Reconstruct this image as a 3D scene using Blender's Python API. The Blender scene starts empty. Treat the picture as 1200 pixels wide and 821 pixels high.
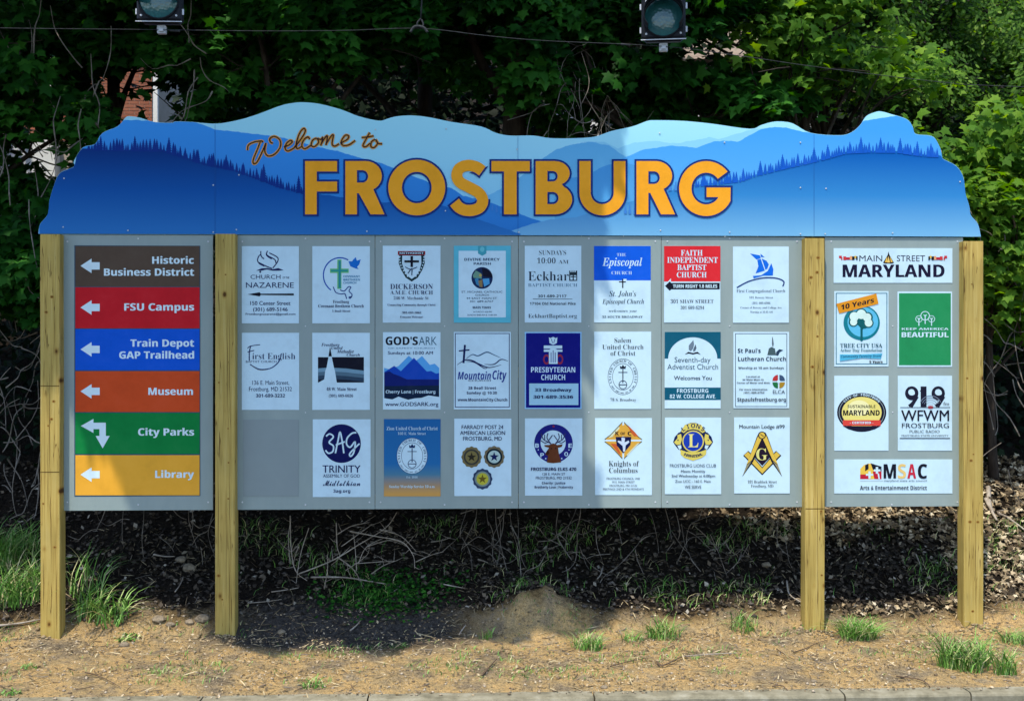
import bpy, math, random
import numpy as np
from mathutils import Vector, Matrix, noise
from mathutils.geometry import tessellate_polygon
random.seed(7); RNG = np.random.default_rng(7)
SC = bpy.context.scene; COL = SC.collection
# ---------------------------------------------------------------- camera
D, H, F, CX, CY = 10.0, 2.5, 1360.0, 600.0, 410.5
YAW = math.radians(2.1)          # the sign stands slightly turned to the lens
CAM = Vector((-math.sin(YAW) * D, -math.cos(YAW) * D, H))
cd = bpy.data.cameras.new('camera'); co = bpy.data.objects.new('camera', cd); COL.objects.link(co)
co.location = CAM; co.rotation_euler = (math.pi / 2, 0, -YAW)
cd.sensor_width = 36; cd.lens = 36 * F / 1200; cd.clip_end = 600; SC.camera = co
# ---------------------------------------------------------------- light
SUNV = Vector((0.5, 1.0, -2.5)).normalized()     # way the sunlight travels
w = bpy.data.worlds.new('World'); SC.world = w; w.use_nodes = True
nt = w.node_tree; sky = nt.nodes.new('ShaderNodeTexSky'); sky.sky_type = 'NISHITA'; sky.sun_disc = False
sky.ozone_density = 3.5; sky.sun_elevation = math.asin(-SUNV.z); sky.sun_rotation = math.atan2(-SUNV.x, -SUNV.y)
nt.links.new(sky.outputs[0], nt.nodes['Background'].inputs[0]); nt.nodes['Background'].inputs[1].default_value = 0.15
sd = bpy.data.lights.new('sun', 'SUN'); so = bpy.data.objects.new('sun', sd); COL.objects.link(so)
sd.energy = 2.35; sd.angle = math.radians(0.55); sd.color = (1.0, 0.92, 0.80)
so.rotation_euler = SUNV.to_track_quat('-Z', 'Y').to_euler(); so.location = (-5, -9, 22)
SC.view_settings.view_transform = 'Standard'; SC.view_settings.look = 'None'
SC.view_settings.exposure = 1.28; SC.view_settings.gamma = 1.0

# ---------------------------------------------------------------- helpers
_c, _s = math.cos(-YAW), math.sin(-YAW)
def PX(px, py, Y=0.0):
    "world point seen at photo pixel (px, py) on the plane y = Y"
    dx, dz = (px - CX) / F, (CY - py) / F
    d = Vector((dx * _c - _s, dx * _s + _c, dz))
    t = (Y - CAM.y) / d.y
    return CAM + d * t
def TOPX(p):
    v = Vector(p) - CAM
    f = v.x * -_s + v.y * _c; r = v.x * _c + v.y * _s
    return CX + F * r / f, CY - F * v.z / f
def tag(o, label=None, cat=None, group=None, kind=None):
    if label: o['label'] = label
    if cat: o['category'] = cat
    if group: o['group'] = group
    if kind: o['kind'] = kind
    return o
def empty(name, loc=(0, 0, 0), parent=None):
    o = bpy.data.objects.new(name, None); COL.objects.link(o); o.location = loc; o.empty_display_size = .2
    if parent: o.parent = parent
    return o
def hsh(*a):
    return noise.noise(Vector(a))
class MB:
    def __init__(s): s.v = []; s.f = []; s.m = []; s.mats = []
    def mi(s, m):
        if m not in s.mats: s.mats.append(m)
        return s.mats.index(m)
    def add(s, vs, fs, m=None):
        b = len(s.v); s.v.extend([tuple(v) for v in vs]); i = s.mi(m) if m else 0
        for f in fs: s.f.append([b + k for k in f]); s.m.append(i)
    def box(s, x0, x1, y0, y1, z0, z1, m=None, bev=0.0):
        if bev:
            b = bev; vs = []
            for z, k in ((z0, b), (z0 + b, 0), (z1 - b, 0), (z1, b)):
                X0, X1, Y0, Y1 = x0 + k, x1 - k, y0 + k, y1 - k
                c = b if k == 0 else 0.0
                vs += [(X0 + c, Y0, z), (X1 - c, Y0, z), (X1, Y0 + c, z), (X1, Y1 - c, z), (X1 - c, Y1, z), (X0 + c, Y1, z), (X0, Y1 - c, z), (X0, Y0 + c, z)]
            fs = [list(range(7, -1, -1)), list(range(24, 32))]
            for r in range(3):
                for k in range(8): fs.append((r * 8 + k, r * 8 + (k + 1) % 8, r * 8 + 8 + (k + 1) % 8, r * 8 + 8 + k))
            s.add(vs, fs, m); return
        vs = [(x, y, z) for z in (z0, z1) for x, y in ((x0, y0), (x1, y0), (x1, y1), (x0, y1))]
        s.add(vs, [(3, 2, 1, 0), (4, 5, 6, 7), (0, 1, 5, 4), (1, 2, 6, 5), (2, 3, 7, 6), (3, 0, 4, 7)], m)
    def tube(s, pts, r, n=6, m=None, caps=True):
        pts = [Vector(p) for p in pts]; k = len(pts)
        rs = r if isinstance(r, (list, tuple)) else [r] * k
        vs = []; u = None
        for i, p in enumerate(pts):
            d = (pts[min(i + 1, k - 1)] - pts[max(i - 1, 0)])
            d = d.normalized() if d.length > 1e-9 else Vector((0, 0, 1))
            if u is None: u = d.orthogonal().normalized()
            u = (u - d * u.dot(d)); u = u.normalized() if u.length > 1e-6 else d.orthogonal().normalized()
            v = d.cross(u)
            for j in range(n):
                a = 2 * math.pi * j / n
                vs.append(p + (u * math.cos(a) + v * math.sin(a)) * rs[i])
        fs = [(i * n + j, i * n + (j + 1) % n, (i + 1) * n + (j + 1) % n, (i + 1) * n + j) for i in range(k - 1) for j in range(n)]
        if caps: fs += [tuple(range(n - 1, -1, -1)), tuple((k - 1) * n + j for j in range(n))]
        s.add(vs, fs, m)
    def lathe(s, o, axis, prof, n=20, m=None, a0=0, a1=2 * math.pi, up=(0, 0, 1)):
        "prof = [(distance along axis, radius)]"
        axis = Vector(axis).normalized(); u = Vector(up); u = (u - axis * u.dot(axis)).normalized(); v = axis.cross(u)
        full = abs(a1 - a0 - 2 * math.pi) < 1e-6; k = n if full else n + 1
        vs = []
        for d, r in prof:
            for j in range(k):
                a = a0 + (a1 - a0) * j / n
                vs.append(Vector(o) + axis * d + (u * math.cos(a) + v * math.sin(a)) * r)
        fs = []
        for i in range(len(prof) - 1):
            for j in range(n):
                q = (j + 1) % k
                fs.append((i * k + j, i * k + q, (i + 1) * k + q, (i + 1) * k + j))
        s.add(vs, fs, m)
    def build(s, name, m=None, parent=None, smooth=False, attr=None):
        me = bpy.data.meshes.new(name); me.from_pydata(s.v, [], s.f)
        mats = s.mats if s.mats else [m]
        for q in mats: me.materials.append(q)
        if s.mats: me.polygons.foreach_set('material_index', s.m)
        if smooth: me.polygons.foreach_set('use_smooth', [True] * len(s.f))
        me.update()
        o = bpy.data.objects.new(name, me); COL.objects.link(o)
        if parent: o.parent = parent
        return o
def np_mesh(name, V, Fc, m, parent=None, attr=None, smooth=False):
    "V (n,3), Fc (k,3) triangles or (k,4) quads"
    me = bpy.data.meshes.new(name); n, k, q = len(V), len(Fc), Fc.shape[1]
    me.vertices.add(n); me.vertices.foreach_set('co', V.astype(np.float32).ravel())
    me.loops.add(k * q); me.loops.foreach_set('vertex_index', Fc.astype(np.int32).ravel())
    me.polygons.add(k); me.polygons.foreach_set('loop_start', np.arange(0, k * q, q, dtype=np.int32))
    me.polygons.foreach_set('loop_total', np.full(k, q, dtype=np.int32))
    if smooth: me.polygons.foreach_set('use_smooth', np.ones(k, dtype=bool))
    me.update(calc_edges=True)
    if attr is not None:
        a = me.attributes.new('rnd', 'FLOAT', 'POINT'); a.data.foreach_set('value', attr.astype(np.float32))
    me.materials.append(m)
    o = bpy.data.objects.new(name, me); COL.objects.link(o)
    if parent: o.parent = parent
    return o
def catmull(p, n=8, closed=False):
    p = [Vector((*q, 0)) if len(q) == 2 else Vector(q) for q in p]
    k = len(p); out = []
    for i in range(k if closed else k - 1):
        a, b, c, d = (p[(i - 1) % k], p[i], p[(i + 1) % k], p[(i + 2) % k]) if closed else (p[max(i - 1, 0)], p[i], p[i + 1], p[min(i + 2, k - 1)])
        for j in range(n):
            t = j / n
            out.append(.5 * ((2 * b) + (c - a) * t + (2 * a - 5 * b + 4 * c - d) * t * t + (3 * b - a - 3 * c + d) * t ** 3))
    if not closed: out.append(p[-1])
    return out
# ---------------------------------------------------------------- materials
MATS = {}
def lin(c):
    c /= 255.0
    return c / 12.92 if c <= .04045 else ((c + .055) / 1.055) ** 2.4
def base_mat(name, rough=.7, spec=.3):
    m = bpy.data.materials.new(name); m.use_nodes = True; b = m.node_tree.nodes['Principled BSDF']
    b.inputs['Roughness'].default_value = rough; b.inputs['Specular IOR Level'].default_value = spec
    return m, m.node_tree, b
def print_mat(rgb):
    "vinyl print of one ink; rgb is the ink as seen in sunlight in the photo"
    k = ('p',) + tuple(rgb)
    if k in MATS: return MATS[k]
    m, nt, b = base_mat('ink', .6, .06)
    g = (.88, .93, .91)
    col = tuple(min(.84, max(.004, lin(c) * g[i] * .87)) for i, c in enumerate(rgb))
    f = noise_tex(nt, 5.5, 6, .7)      # faint uneven fading and dust
    nt.links.new(ramp(nt, f, [(.3, tuple(c * .90 for c in col)), (.5, col), (.72, tuple(min(.86, c * 1.03 + .006) for c in col))]), b.inputs['Base Color'])
    MATS[k] = m; return m
def ramp(nt, fac, stops):
    r = nt.nodes.new('ShaderNodeValToRGB'); e = r.color_ramp.elements
    while len(e) < len(stops): e.new(.5)
    for i, (p, c) in enumerate(stops): e[i].position = p; e[i].color = (*c, 1)
    nt.links.new(fac, r.inputs[0]); return r.outputs[0]
def noise_tex(nt, scale, detail=5, rough=.55, vec=None, stretch=None):
    n = nt.nodes.new('ShaderNodeTexNoise'); n.inputs['Scale'].default_value = scale
    n.inputs['Detail'].default_value = detail; n.inputs['Roughness'].default_value = rough
    tc = nt.nodes.new('ShaderNodeTexCoord'); src = tc.outputs['Object']
    if stretch:
        mp = nt.nodes.new('ShaderNodeMapping'); mp.inputs['Scale'].default_value = stretch
        nt.links.new(src, mp.inputs[0]); src = mp.outputs[0]
    nt.links.new(src, n.inputs['Vector']); return n.outputs['Fac']
def bump(nt, b, h, dist, strength=1.0):
    k = nt.nodes.new('ShaderNodeBump'); k.inputs['Distance'].default_value = dist; k.inputs['Strength'].default_value = strength
    nt.links.new(h, k.inputs['Height']); nt.links.new(k.outputs[0], b.inputs['Normal'])
def mottled(name, stops, scale, rough=.8, spec=.2, bd=.01, stretch=None, detail=6):
    if name in MATS: return MATS[name]
    m, nt, b = base_mat(name, rough, spec)
    f = noise_tex(nt, scale, detail, .66, stretch=stretch)
    nt.links.new(ramp(nt, f, stops), b.inputs['Base Color'])
    if bd: bump(nt, b, f, bd)
    MATS[name] = m; return m
def leaf_mat(name, stops, trans=.35, rough=.62):
    m, nt, b = base_mat(name, rough, .12)
    a = nt.nodes.new('ShaderNodeAttribute'); a.attribute_name = 'rnd'
    c = ramp(nt, a.outputs['Fac'], stops); nt.links.new(c, b.inputs['Base Color'])
    t = nt.nodes.new('ShaderNodeBsdfTranslucent'); hs = nt.nodes.new('ShaderNodeHueSaturation')
    hs.inputs['Hue'].default_value = .485; hs.inputs['Saturation'].default_value = 1.15; hs.inputs['Value'].default_value = 1.9
    nt.links.new(c, hs.inputs['Color']); nt.links.new(hs.outputs[0], t.inputs[0])
    mx = nt.nodes.new('ShaderNodeMixShader'); mx.inputs[0].default_value = trans
    nt.links.new(b.outputs[0], mx.inputs[1]); nt.links.new(t.outputs[0], mx.inputs[2])
    nt.links.new(mx.outputs[0], nt.nodes['Material Output'].inputs[0])
    return m
def attr_mat(name, stops, rough=.8, spec=.15):
    m, nt, b = base_mat(name, rough, spec)
    a = nt.nodes.new('ShaderNodeAttribute'); a.attribute_name = 'rnd'
    nt.links.new(ramp(nt, a.outputs['Fac'], stops), b.inputs['Base Color']); return m
def wood_mat():
    m, nt, b = base_mat('treated_pine', .75, .15)
    oi = nt.nodes.new('ShaderNodeObjectInfo')
    tc = nt.nodes.new('ShaderNodeTexCoord')
    add = nt.nodes.new('ShaderNodeVectorMath'); add.operation = 'ADD'
    mul = nt.nodes.new('ShaderNodeVectorMath'); mul.operation = 'SCALE'; mul.inputs[0].default_value = (3.1, 1.7, 9.3)
    nt.links.new(oi.outputs['Random'], mul.inputs['Scale'])
    nt.links.new(tc.outputs['Object'], add.inputs[0]); nt.links.new(mul.outputs[0], add.inputs[1])
    def mp(s):
        q = nt.nodes.new('ShaderNodeMapping'); q.inputs['Scale'].default_value = s
        nt.links.new(add.outputs[0], q.inputs[0]); return q.outputs[0]
    def nz(vec, sc, de):
        n = nt.nodes.new('ShaderNodeTexNoise'); n.inputs['Scale'].default_value = sc; n.inputs['Detail'].default_value = de
        nt.links.new(vec, n.inputs['Vector']); return n.outputs['Fac']
    g = nz(mp((30, 30, 1.1)), 1.6, 6)
    c1 = ramp(nt, g, [(.28, (.28, .19, .045)), (.42, (.385, .27, .070)), (.55, (.435, .315, .085)), (.72, (.48, .36, .12))])
    l = nz(mp((1, 1, 1)), 2.3, 3)
    c2 = ramp(nt, l, [(.3, (.78, .80, .80)), (.7, (1.05, 1.03, 1.0))])
    mm = nt.nodes.new('ShaderNodeMix'); mm.data_type = 'RGBA'; mm.blend_type = 'MULTIPLY'; mm.inputs[0].default_value = 1
    nt.links.new(c1, mm.inputs[6]); nt.links.new(c2, mm.inputs[7])
    # drying checks: thin dark vertical cracks
    ck = nz(mp((16, 16, .55)), 2.0, 2)
    cr = ramp(nt, ck, [(.487, (1, 1, 1)), (.4965, (.30, .24, .2)), (.5035, (.30, .24, .2)), (.513, (1, 1, 1))])
    gate = ramp(nt, nz(mp((3, 3, 1.3)), 1.9, 2), [(.44, (0, 0, 0)), (.54, (1, 1, 1))])
    m2 = nt.nodes.new('ShaderNodeMix'); m2.data_type = 'RGBA'; m2.blend_type = 'MULTIPLY'
    nt.links.new(gate, m2.inputs[0]); nt.links.new(mm.outputs[2], m2.inputs[6]); nt.links.new(cr, m2.inputs[7])
    # knots
    vo = nt.nodes.new('ShaderNodeTexVoronoi'); vo.inputs['Scale'].default_value = 3.3; nt.links.new(mp((1.5, .15, 1.0)), vo.inputs['Vector'])
    kn = ramp(nt, vo.outputs['Distance'], [(.0, (.14, .09, .06)), (.055, (.22, .14, .09)), (.075, (.62, .5, .42)), (.11, (.9, .86, .8)), (.16, (1, 1, 1))])
    m3 = nt.nodes.new('ShaderNodeMix'); m3.data_type = 'RGBA'; m3.blend_type = 'MULTIPLY'; m3.inputs[0].default_value = 1
    nt.links.new(m2.outputs[2], m3.inputs[6]); nt.links.new(kn, m3.inputs[7])
    nt.links.new(m3.outputs[2], b.inputs['Base Color']); bump(nt, b, g, .0025)
    return m
WOOD = wood_mat()
GREYP = mottled('grey_painted_board', [(.28, (.21, .265, .25)), (.72, (.25, .305, .285))], 5.0, .55, .2, 0, (1, 1, .35))
STEEL = mottled('dull_steel', [(.3, (.35, .37, .38)), (.7, (.55, .57, .58))], 30, .4, .5, 0)
BARK = mottled('bark', [(.3, (.018, .014, .011)), (.7, (.07, .055, .042))], 12, .9, .1, .02, (1, 1, .25))
TWIG = mottled('dry_twig', [(.3, (.16, .125, .09)), (.7, (.42, .37, .30))], 9, .85, .1, .003)
# ---------------------------------------------------------------- ground shape (used by everything that stands on it)
def gz(x, y):
    if y < -1.495: return -0.06
    n = .022 * hsh(x * 2.2, y * 2.2, .3) + .012 * hsh(x * 7, y * 7, 5) + .007 * hsh(x * 17, y * 17, 8)
    e = min(1, max(0, (y + 1.49) / .35)); n *= e
    z = .004 + .026 * e + n
    t = max(0, y - .02)
    z += .50 * t if t < 2.2 else 1.1 + .42 * (t - 2.2) if t < 9 else 3.956 + .12 * (min(t, 22) - 9) + .5 * max(0, min(t, 70) - 22)
    z += (.09 * hsh(x * .8, y * .8, 9) + .05 * hsh(x * 2.3, y * 2.3, 2)) * min(1, t / .6)
    mx, my = x - .25, y - .22                                   # heap of dug earth under the sign
    z += (.26 + .10 * hsh(x * 6, y * 6, 4) + .05 * hsh(x * 14, y * 14, 6)) * math.exp(-(mx * mx / .14 + my * my / .08))
    for px_ in (-4.07, -2.5, 2.62, 4.03):                       # earth heaped round the post feet
        mx, my = x - px_, y - .05; z += .05 * math.exp(-(mx * mx + my * my) / .03)
    mx, my = x + 3.2, y - .25
    z += .07 * math.exp(-(mx * mx / .10 + my * my / .05))
    mx, my = x - 4.5, y - .1
    z += .14 * math.exp(-(mx * mx / .12 + my * my / .12))
    return z
def ON(px, py):
    "point of the ground seen at a photo pixel"
    dx, dz = (px - CX) / F, (CY - py) / F
    d = Vector((dx * _c - _s, dx * _s + _c, dz)); t = 7.5
    while t < 20:
        p = CAM + d * t
        if p.z < gz(p.x, p.y): return Vector((p.x, p.y, gz(p.x, p.y)))
        t += .02
    return CAM + d * t
# ================================================================ SETTING
def ground():
    xs = np.concatenate([np.linspace(-150, -9, 24)[:-1], np.arange(-9, -5.4, .15), np.arange(-5.4, 5.4, .035), np.arange(5.4, 9, .15), np.linspace(9, 150, 24)])
    ys = np.concatenate([np.concatenate([[-1.51], np.arange(-1.49, 1.6, .035)]), np.arange(1.6, 9, .2), np.linspace(9, 160, 26)])
    X, Y = np.meshgrid(xs, ys)
    Z = np.array([gz(float(a), float(b)) for a, b in zip(X.ravel(), Y.ravel())])
    V = np.stack([X.ravel(), Y.ravel(), Z], 1)
    nx, ny = len(xs), len(ys); i = np.arange(nx - 1)[None, :] + nx * np.arange(ny - 1)[:, None]; i = i.ravel()
    Fc = np.stack([i, i + 1, i + 1 + nx, i + nx], 1)
    m, nt, b = base_mat('dirt', .95, .05)
    f1 = noise_tex(nt, 2.1, 9, .68); f2 = noise_tex(nt, 26, 8, .72); f3 = noise_tex(nt, 95, 5, .7)
    c1 = ramp(nt, f1, [(.30, (.22, .18, .125)), (.40, (.37, .285, .175)), (.49, (.58, .41, .195)), (.56, (.68, .45, .19)), (.63, (.50, .38, .22)), (.72, (.32, .27, .19))])
    c2 = ramp(nt, f2, [(.30, (.42, .42, .44)), (.47, (.92, .92, .92)), (.62, (1.12, 1.1, 1.05)), (.75, (1.35, 1.33, 1.3))])
    c3 = ramp(nt, f3, [(.33, (.5, .48, .45)), (.5, (1, 1, 1)), (.68, (1.3, 1.28, 1.22))])
    def mul(a, c, fac=1.0):
        q = nt.nodes.new('ShaderNodeMix'); q.data_type = 'RGBA'; q.blend_type = 'MULTIPLY'; q.inputs[0].default_value = fac
        nt.links.new(a, q.inputs[6]); nt.links.new(c, q.inputs[7]); return q.outputs[2]
    col = mul(mul(c1, c2), c3)
    # humus on the bank, darkened to deepen the shade, bare tan dirt on the dug strip
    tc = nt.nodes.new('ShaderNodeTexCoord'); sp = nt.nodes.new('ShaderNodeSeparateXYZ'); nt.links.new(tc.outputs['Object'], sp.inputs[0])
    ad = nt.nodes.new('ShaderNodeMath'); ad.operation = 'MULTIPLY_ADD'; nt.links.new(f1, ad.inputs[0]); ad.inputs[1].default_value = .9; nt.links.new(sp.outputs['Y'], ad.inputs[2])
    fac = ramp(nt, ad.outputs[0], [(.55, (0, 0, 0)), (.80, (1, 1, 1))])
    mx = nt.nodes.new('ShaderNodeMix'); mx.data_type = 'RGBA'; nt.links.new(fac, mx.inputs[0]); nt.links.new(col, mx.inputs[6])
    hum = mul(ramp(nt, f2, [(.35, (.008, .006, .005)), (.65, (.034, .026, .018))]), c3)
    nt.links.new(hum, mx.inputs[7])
    # grey soil right of the second post, painted darker to deepen the shadow
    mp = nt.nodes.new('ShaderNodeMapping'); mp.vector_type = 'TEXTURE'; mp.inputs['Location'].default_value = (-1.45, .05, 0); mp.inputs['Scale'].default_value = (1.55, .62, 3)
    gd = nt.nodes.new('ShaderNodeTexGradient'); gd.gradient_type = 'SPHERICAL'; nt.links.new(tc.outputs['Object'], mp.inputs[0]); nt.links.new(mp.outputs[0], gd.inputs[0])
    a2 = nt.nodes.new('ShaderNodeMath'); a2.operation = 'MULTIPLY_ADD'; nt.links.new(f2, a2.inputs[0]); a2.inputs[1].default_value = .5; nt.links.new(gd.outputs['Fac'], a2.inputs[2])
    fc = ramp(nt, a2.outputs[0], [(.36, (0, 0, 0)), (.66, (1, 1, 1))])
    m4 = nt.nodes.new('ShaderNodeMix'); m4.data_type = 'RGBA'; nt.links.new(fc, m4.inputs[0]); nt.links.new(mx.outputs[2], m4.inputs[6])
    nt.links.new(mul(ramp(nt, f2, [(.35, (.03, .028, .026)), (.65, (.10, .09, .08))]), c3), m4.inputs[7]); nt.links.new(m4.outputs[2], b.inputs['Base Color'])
    sm = nt.nodes.new('ShaderNodeMath'); sm.operation = 'MULTIPLY_ADD'; nt.links.new(f3, sm.inputs[0]); sm.inputs[1].default_value = .35; nt.links.new(f2, sm.inputs[2])
    bump(nt, b, sm.outputs[0], .07)
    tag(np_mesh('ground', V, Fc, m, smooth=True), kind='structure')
ground()
def road():
    m = mottled('asphalt', [(.35, (.035, .035, .037)), (.65, (.07, .068, .066))], 60, .9, .2, .004)
    mb = MB(); mb.add([(-150, -80, -.14), (150, -80, -.14), (150, -1.66, -.13), (-150, -1.66, -.13)], [(0, 1, 2, 3)])
    tag(mb.build('road', m), kind='structure')
    y = MB(); ym = mottled('worn_yellow_paint', [(.35, (.5, .36, .05)), (.65, (.62, .46, .07))], 20, .8, .2, 0)
    for a in (-5.6, -5.8): y.add([(-150, a - .1, -.134), (150, a - .1, -.134), (150, a, -.134), (-150, a, -.134)], [(0, 1, 2, 3)])
    tag(y.build('road_marking', ym), kind='structure')
road()
def kerb():
    root = tag(empty('kerb', (0, -1.57, -.13)), kind='structure')
    m = mottled('weathered_concrete', [(.3, (.11, .10, .065)), (.5, (.20, .18, .12)), (.7, (.28, .26, .19))], 7, .9, .15, .006)
    edges = [-40, -10, -7] + [PX(p, 815, -1.55).x for p in (20, 237, 432, 695, 985, 1131)] + [6.2, 9, 12, 40]
    edges = sorted(edges)
    for a, b in zip(edges, edges[1:]):
        mb = MB(); n = max(1, int((b - a) / .12)) if b - a < 4 else 2
        prof = [(-.085, -.02), (-.085, .108), (-.076, .122), (-.055, .13), (.075, .13), (.083, .118), (.083, -.02)]
        vs = []
        for i in range(n + 1):
            x = a + .006 + (b - a - .012) * i / n
            for y, z in prof: vs.append((x, y + .006 * hsh(x * 4, y * 9, 1), z + .007 * hsh(x * 5, y * 8, 3)))
        k = len(prof)
        fs = [(i * k + j, (i + 1) * k + j, (i + 1) * k + j + 1, i * k + j + 1) for i in range(n) for j in range(k - 1)]
        fs += [tuple(range(k)), tuple(n * k + j for j in range(k - 1, -1, -1))]
        mb.add(vs, fs); mb.build('kerb_stone', m, root)
kerb()
# ================================================================ SIGN
SIGN = tag(empty('welcome_sign', (0, 0, .03)), 'wide welcome sign with blue mountain top board on four yellow timber posts', 'sign')
def SL(px, py, y):   # sign-local
    p = PX(px, py, y); return Vector((p.x, p.y, p.z - .03))
def lpost(x0, x1, ytop):
    a, b = PX(x0, 400, 0), PX(x1, 400, 0); z1 = PX((x0 + x1) / 2, ytop, 0).z - .03
    mb = MB(); n = 14; vs = []; W = b.x - a.x; e = .006
    for i in range(n + 1):
        z = -.35 + (z1 + .35) * i / n; dx = .004 * hsh(a.x, z * .8, 2)
        for qx, qy in ((e, 0), (W - e, 0), (W, e), (W, .14 - e), (W - e, .14), (e, .14), (0, .14 - e), (0, e)): vs.append((qx - W / 2 + dx, qy, z))
    fs = [(i * 8 + j, i * 8 + (j + 1) % 8, i * 8 + 8 + (j + 1) % 8, i * 8 + 8 + j) for i in range(n) for j in range(8)] + [tuple(range(7, -1, -1)), tuple(n * 8 + j for j in range(8))]
    mb.add(vs, fs); o = mb.build('post', WOOD, SIGN); o.location = ((a.x + b.x) / 2, 0, 0); return o
CRK = print_mat((92, 66, 30)); KNT = print_mat((110, 72, 30)); KNH = print_mat((165, 124, 60))
def timber_marks(o, W, marks, seed):
    r = random.Random(seed); q = MB(); top = max(v[2] for v in [tuple(v.co) for v in o.data.vertices])
    for _ in range(6):                                        # drying cracks
        x = r.uniform(-.36, .36) * W; z = r.uniform(0, top - .9); L = r.uniform(.25, 1.0); n = 14; w = r.uniform(.0008, .0022); a, b = [], []
        for i in range(n + 1):
            t = i / n; xx = x + .006 * hsh(seed, t * 3, x * 50) + .0012 * hsh(t * 14, seed, 1) + .004 * hsh(o.location.x, (z + L * t) * .8, 2); h = w * math.sin(math.pi * t) + .0002
            a.append((xx - h, -.0007, z + L * t)); b.append((xx + h, -.0007, z + L * t))
        q.add(a + b, [(n + 1 + i, n + 2 + i, i + 1, i) for i in range(n)], CRK)
    q.build('drying_crack', None, o); k = MB()
    for _ in range(7):
        cx, cz = r.uniform(-.36, .36) * W, r.uniform(.1, top - .15); rr = r.uniform(.004, .010)
        for m, s, y in ((KNH, 1.9, -.0009), (KNT, 1.0, -.0013)): k.add([(cx + rr * s * math.cos(j * .6283), y, cz + rr * s * .8 * math.sin(j * .6283)) for j in range(10)], [tuple(range(10))], m)
    k = k.build('knots', None, o); k['kind'] = 'stuff'
    for py in marks:
        z = PX(0, py, 0).z - .03; s = MB(); s.box(-W / 2 + .004, W / 2 - .004, -.0011, .004, z - .0035, z + .003, CRK); s.build('strap_groove', None, o)
for args, marks in (((47, 70, 274.5), (452, 553)), ((252, 275.5, 274), ()), ((943.5, 966.5, 279), (600.5,)), ((1129.5, 1152.5, 282.5), ())):
    o_ = lpost(*args); timber_marks(o_, PX(args[1], 400, 0).x - PX(args[0], 400, 0).x, marks, args[0])
PD = .100; TD = .088             # depth of panel face and of top board face
ZT, ZB = PX(600, 276.5, PD).z - .03, PX(600, 595.5, PD).z - .03
def panel(x0, x1, dz=0, off=0):
    a, b = SL(x0, 400, PD).x, SL(x1, 400, PD).x
    mb = MB(); mb.box(a, b, PD + off, PD + off + .012, ZB + dz, ZT, GREYP, .0015); return mb.build('backing_panel', None, SIGN)
panel(72, 249.6); panel(277, 439.2); panel(439.7, 607.2, 0, .001); panel(607.7, 774.7); panel(775.2, 943, 0, .001); panel(966.8, 1128.6)
for zz in (ZT - .06, (ZT + ZB) / 2, ZB + .08):
    for a, b in ((72, 249), (277, 943), (967, 1128)):
        mb = MB(); mb.box(SL(a, 400, PD).x + .01, SL(b, 400, PD).x - .01, PD + .0135, PD + .0515, zz - .045, zz + .045, WOOD, .003)
        mb.build('rail', None, SIGN)
def interp0(x):
    t = [(45, 274), (60, 230), (70, 205), (97, 176), (125, 158), (140, 150), (150, 140), (225, 146), (300, 138), (340, 125), (400, 130), (444, 143), (530, 145), (600, 161), (700, 162), (770, 145), (880, 153), (915, 145), (950, 158), (998, 158), (1010, 150), (1030, 134), (1060, 142), (1075, 160), (1097, 166), (1120, 196), (1149, 277)]
    for (p, q), (r, s) in zip(t, t[1:]):
        if x <= r: return q + (s - q) * (x - p) / (r - p)
    return 277
for p in (98, 235, 400, 560, 700, 860, 1000, 1104):
    zt_ = min(ZT + .78, SL(p, min(interp0(p - 3), interp0(p + 3), interp0(p)), PD + .1).z - .03)
    mb = MB(); x = SL(p, 400, PD).x; mb.box(x - .019, x + .019, PD + .0535, PD + .0915, ZT - .5, zt_, WOOD, .003); mb.build('batten', None, SIGN)
# ---- printing on the boards
GC = {}
def umap(s, U, L, Dg):
    r = ''
    for ch in s:
        if 'A' <= ch <= 'Z': r += chr(U + ord(ch) - 65)
        elif 'a' <= ch <= 'z': r += chr(L + ord(ch) - 97)
        elif '0' <= ch <= '9' and Dg: r += chr(Dg + ord(ch) - 48)
        else: r += ch
    return r
STY = {'R': (None, 0), 'r': (None, 0), 'B': ((0x1D5D4, 0x1D5EE, 0x1D7EC), 0), 'X': ((0x1D5D4, 0x1D5EE, 0x1D7EC), 0), 'S': ((0x1D400, 0x1D41A, 0x1D7CE), 0),
       's': ((0x1D400, 0x1D41A, 0x1D7CE), -.010), 'I': ((0x1D468, 0x1D482, 0x1D7CE), 0), 'J': ((0x1D468, 0x1D482, 0x1D7CE), -.008), 'C': ((0x1D4D0, 0x1D4EA, 0x1D7CE), 0), 'O': ((0x1D63C, 0x1D656, 0x1D7EC), 0)}
def glyph(sty, s, spacing=1.0):
    k = (sty, s, spacing)
    if k in GC: return GC[k]
    mp, off = STY[sty]; c = bpy.data.curves.new('t', 'FONT'); c.body = umap(s, *mp) if mp else s
    c.resolution_u = 3; c.offset = off; c.space_character = spacing
    o = bpy.data.objects.new('t', c); me = bpy.data.meshes.new_from_object(o)
    vs = [(v.co.x, v.co.y) for v in me.vertices]; fs = [tuple(p.vertices) for p in me.polygons]
    bpy.data.objects.remove(o); bpy.data.meshes.remove(me); bpy.data.curves.remove(c)
    GC[k] = (vs, fs); return GC[k]
CAPU = {}
def capu(sty):
    if sty not in CAPU: CAPU[sty] = max(y for x, y in glyph(sty, 'H')[0])
    return CAPU[sty]
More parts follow.
